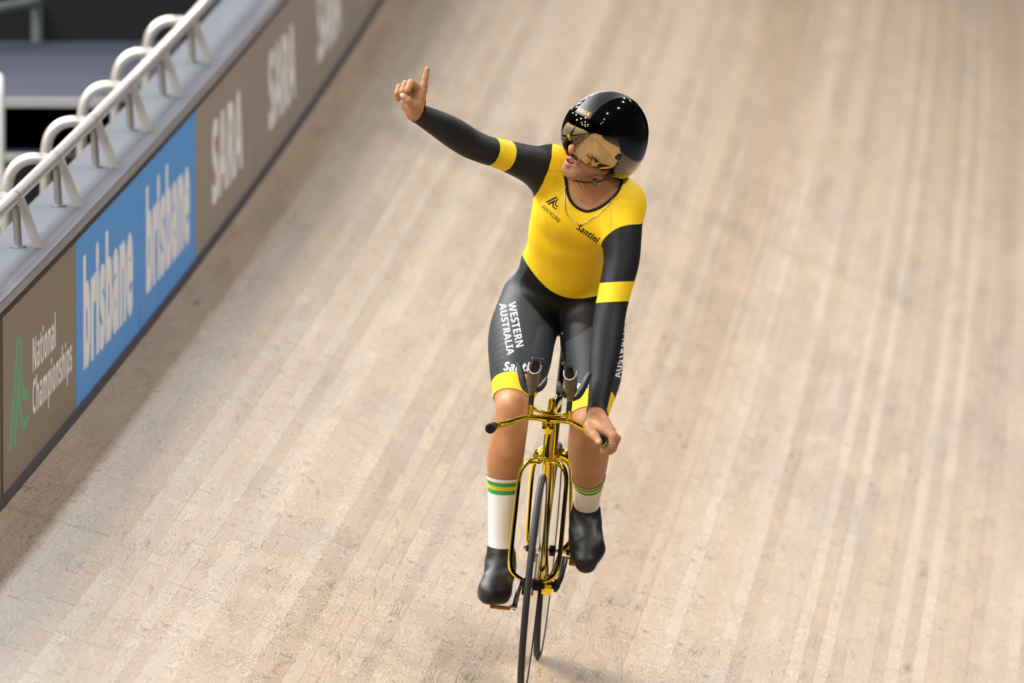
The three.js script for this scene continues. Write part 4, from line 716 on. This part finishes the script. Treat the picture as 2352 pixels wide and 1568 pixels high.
mesh('leg_panel', withUV(legPanelB, legPrint.uv), legMat, rider).userData.label = 'dark grey left leg of the shorts';
const plainYellow = fabric({ color: 0xf6d12a, roughness: 0.6, ...yellowMat0 });
mesh('leg_band', toGeometry(legBandA), plainYellow, rider); mesh('leg_band', toGeometry(legBandB), plainYellow, rider);
// collar binding and necklace follow the surface
function drape(points, lift, z0 = -0.2) {                                     // runs from the front back onto the body
  return catmull(points, 5).map(([a, b]) => { const q = at(a, b, -0.38); let z = z0; for (let i = 0; i < 80; i++) { const d = bodyField(q.x, q.y, z); if (d < 0.0005 || z < -0.6) break; z -= Math.max(0.0006, d * 0.7); } return V(q.x, q.y, z + lift); });
}
mesh('collar', tube(drape([[1297, 400], [1300, 418], [1303, 440], [1313, 463], [1330, 478], [1349, 484], [1376, 476], [1402, 458], [1420, 438], [1428, 418], [1430, 404]], 0.0025), 0.0042, 110, 8), fabric({ color: 0x101011 }), rider);
mesh('necklace', tube(drape([[1301, 418], [1297, 450], [1301, 484], [1315, 505], [1334, 513], [1358, 502], [1385, 482], [1405, 458], [1416, 436], [1420, 412]], 0.005), 0.0013, 160, 6), std(0xe6e2da, 0.2, 1), rider).userData.label = 'thin silver necklace';
// socks
const shinL = between(at(1159, 1060, -0.42), J.ankleL).normalize(), shinR = between(at(1349, 1030, -0.46), J.ankleR).normalize();
const sockTopL = planeAt(at(1156, 1098, -0.4), shinL), sockTopR = planeAt(at(1350, 1104, -0.56), shinR), shoeTopL = planeAt(at(1151, 1258, -0.44), shinL), shoeTopR = planeAt(at(1348, 1166, -0.66), shinR);
const onLegs = cut(shifted(coarse, 0.0024), (x, y, z) => -(Math.max(footless(x, y, z)))).shift();
const [lowL, lowR] = cut(onLegs, legSide);
const sockMat = std(0xe9e6e4, 0.8, 0, { sheen: 0.3, sheenColor: new THREE.Color(0xffffff) }), sockGreen = std(0x3f9a5b, 0.8), sockYellow = std(0xd9c21e, 0.8);
for (const [leg, top, shoe, axis, spans, label] of [[lowL, sockTopL, shoeTopL, shinL, [[0.011, 0.0245, 0], [0.0245, 0.037, 1], [0.037, 0.051, 0]], 'long white sock on the lower, straighter leg'], [lowR, sockTopR, shoeTopR, shinR, [[0.005, 0.0165, 0], [0.0165, 0.027, 1], [0.027, 0.0385, 0]], 'white sock on the bent leg']]) {
  let sock = cut(cut(leg, top)[0], (x, y, z) => -shoe(x, y, z) + 0.012)[0];
  const o = []; for (const [a, b, c] of spans) { const s1 = cut(sock, (x, y, z) => top(x, y, z) - a), s2 = cut(s1[0], (x, y, z) => b - top(x, y, z)); o.push([s2[0], c]); sock = joined([s1[1], s2[1]]); }
  const k = mesh('sock', toGeometry(sock), sockMat, rider); k.userData.label = label;
  for (const [g, c] of o) mesh('stripe', toGeometry(g), c ? sockYellow : sockGreen, k).userData.label = c ? 'yellow stripe' : 'green patterned stripe';
}
// overshoes: foot fields with a toe and sole, slightly larger
const shoeFields = [
  [blend([...chain([K(1151, 1240, -0.472, 0.0405), K(1150, 1290, -0.465, 0.0415), K(1147, 1318, -0.44, 0.041), K(1139, 1347, -0.39, 0.0435), K(1130, 1362, -0.34, 0.034)]), roundCone(at(1152, 1300, -0.505), at(1151, 1332, -0.515), 0.036, 0.033), roundCone(at(1122, 1362, -0.36), at(1148, 1364, -0.36), 0.03, 0.03)], 0.025), shoeTopL, at(1140, 1310, -0.44), planeAt(at(1135, 1383, -0.4), V(0, 1, 0.03))],
  [blend([...chain([K(1347, 1158, -0.69, 0.0395), K(1345, 1190, -0.7, 0.0425), K(1345, 1225, -0.675, 0.0455), K(1349, 1258, -0.63, 0.0485), K(1346, 1290, -0.585, 0.034)]), roundCone(at(1346, 1190, -0.74), at(1345, 1205, -0.755), 0.036, 0.034)], 0.025), shoeTopR, at(1345, 1230, -0.68), null],
];
const shoeMat = std(0x1b1d1f, 0.5, 0, { specularIntensity: 0.7, sheen: 0.4, sheenRoughness: 0.4, sheenColor: new THREE.Color(0x777c82) });
shoeFields.forEach(([f, top, c, sole], i) => {
  const wrinkle = (x, y, z) => f(x, y, z) + 0.0007 * Math.sin(y * 150 + 2.2 * Math.sin(x * 45) + 1.5 * Math.sin(z * 40)) * smooth(0.09, 0.0, Math.abs(top(x, y, z) - 0.04));
  const field = sole ? (x, y, z) => smax(wrinkle(x, y, z), -sole(x, y, z), 0.006) : wrinkle;
  const m = cut(netMesh(field, ...pad(c, 0.17), 0.0035), top)[0];
  mesh('overshoe', toGeometry(m), shoeMat, rider).userData.label = i ? 'black overshoe of the raised foot' : 'black overshoe of the lower foot';
});
// ring on the gripping hand
{ const o = mesh('ring', new THREE.TorusGeometry(0.0138, 0.0021, 8, 32), chrome, rider); o.position.copy(at(1404.5, 1018, 0.07)); o.quaternion.setFromUnitVectors(V(0, 0, 1), between(at(1409, 1001, 0.068), at(1407, 1022, 0.07)).normalize()); o.userData.label = 'silver finger ring'; }

// ------------------------------------------------------------------ helmet with mirrored shield, worn by the rider
{
  const hb = HB, outer = ellipsoid(hp(0, 0.034, -0.012), [0.112, 0.13, 0.15], hb), inner = ellipsoid(hp(0, 0.034, -0.012), [0.1, 0.118, 0.138], hb), back = ellipsoid(hp(0, -0.01, -0.035), [0.108, 0.1, 0.125], hb), backIn = ellipsoid(hp(0, -0.012, -0.035), [0.096, 0.1, 0.113], hb);
  const out = (x, y, z) => smin(outer(x, y, z), back(x, y, z), 0.03), inn = (x, y, z) => smin(inner(x, y, z), backIn(x, y, z), 0.03);
  // lower edge: brow in front, dropping behind the temple to the ear and nape
  const brow = (a, b, f) => b - (0.052 - 0.55 * smooth(0.1, -0.02, f) * 0.19 - 0.055 * smooth(0.03, -0.03, f));
  const keep = (x, y, z) => { const [a, b, f] = toHead(x, y, z); return Math.min(brow(a, b, f), b + 0.098 - 0.12 * Math.max(0, -f - 0.05)); };
  const R = pad(hp(0, 0.02, -0.02), 0.19);
  const shellMesh = netMesh((x, y, z) => smax(smax(out(x, y, z), -inn(x, y, z), 0.004), -keep(x, y, z), 0.004), ...R, 0.0032);
  const stripe = (x, y, z) => { const [a, b, f] = toHead(x, y, z); return Math.min(0.032 - 0.06 * Math.max(0, -f) - Math.abs(a + 0.004), b - 0.06, out(x, y, z) + 0.004); };
  const [band, shell] = cut(shellMesh, stripe);
  const gloss = std(0x08090b, 0.06, 0, { clearcoat: 1, clearcoatRoughness: 0.03, specularIntensity: 1 });
  const helmet = mesh('helmet', toGeometry(shell), gloss, rider); helmet.userData.label = 'glossy black aero helmet';
  mesh('centre_stripe', toGeometry(shifted(band, 0.0006)), std(0x17191d, 0.48), helmet).userData.label = 'matt dark grey stripe over the crown';
  // shield
  const vis = ellipsoid(hp(0, 0.03, -0.008), [0.1155, 0.13, 0.155], hb);
  const region = (x, y, z) => { const [a, b, f] = toHead(x, y, z); const up = brow(a, b, f) - 0.016, s = Math.abs(a), nose = 0.05 * (1 - smooth(0.006, 0.033, s)), low = -0.066 + nose + 0.035 * smooth(0.075, 0.115, s); const ear = f - 0.012 - 0.22 * Math.max(0, -0.02 - b); return Math.min(-up, b - low, ear); };
  const sheet0 = cut(netMesh(vis, ...R, 0.0034), region)[0], inside = shifted(sheet0, -0.0028), shield = joined([sheet0, { pos: inside.pos, nor: inside.nor.map((q) => -q), idx: inside.idx.flatMap((q, i, l) => (i % 3 ? [] : [l[i], l[i + 2], l[i + 1]])) }]);
  mesh('shield', toGeometry(shield), std(0xb59f78, 0.03, 1), helmet).userData.label = 'mirrored gold shield over the eyes';
  const clip = new RoundedBoxGeometry(0.016, 0.02, 0.008, 3, 0.003), cm = mesh('shield_clip', clip, gloss, helmet); cm.position.copy(hp(0.108, -0.008, 0.03)); cm.quaternion.setFromRotationMatrix(new THREE.Matrix4().makeBasis(HF.clone().negate(), HU, HX));
  // lettering on the brow
  const letters = canvas(512, 160, (g, w, h) => { g.fillStyle = '#17191d'; g.fillRect(0, 0, w, h); word(g, 'KASK', 40, 130, 432, 100, '#c9a824'); });
  const p = [], uv = [], idx = [], nn = []; for (let j = 0; j <= 6; j++) for (let i = 0; i <= 16; i++) { const a = lerp(-0.034, 0.026, i / 16), b = lerp(0.07, 0.09, j / 6); let f = 0.2; for (let k = 0; k < 60; k++) { const q = hp(a, b, f), d = out(q.x, q.y, q.z); if (d < 0.0002) break; f -= d * 0.8; } const q = hp(a, b, f + 0.0014); p.push(q.x, q.y, q.z); uv.push(i / 16, j / 6); if (i < 16 && j < 6) { const c = j * 17 + i; idx.push(c, c + 1, c + 17, c + 1, c + 18, c + 17); } }
  const lg = new THREE.BufferGeometry(); lg.setAttribute('position', new THREE.Float32BufferAttribute(p, 3)); lg.setAttribute('uv', new THREE.Float32BufferAttribute(uv, 2)); lg.setIndex(idx); lg.computeVertexNormals();
  mesh('lettering', lg, std(0xffffff, 0.4, 0, { map: letters }), helmet).userData.label = 'gold letters on the brow';
  // chin strap
  const strapMat = std(0x0e0f10, 0.6);
  mesh('chin_strap', sweep([[0.095, -0.06, -0.0], [0.082, -0.085, 0.012], [0.06, -0.108, 0.03], [0.03, -0.122, 0.048], [0, -0.127, 0.055], [-0.03, -0.122, 0.048], [-0.06, -0.1, 0.03], [-0.085, -0.07, 0.005]].map((q) => hp(...q).toArray()), 0.0028, 0.0075, HF, 50, 10), strapMat, helmet);
  const bk = mesh('buckle', new RoundedBoxGeometry(0.014, 0.026, 0.012, 3, 0.003), gloss, helmet); bk.position.copy(hp(0.062, -0.108, 0.032)); bk.quaternion.setFromRotationMatrix(new THREE.Matrix4().makeBasis(HF.clone(), HU, HX)); bk.rotateX(0.6);
}

renderer.render(scene, camera);
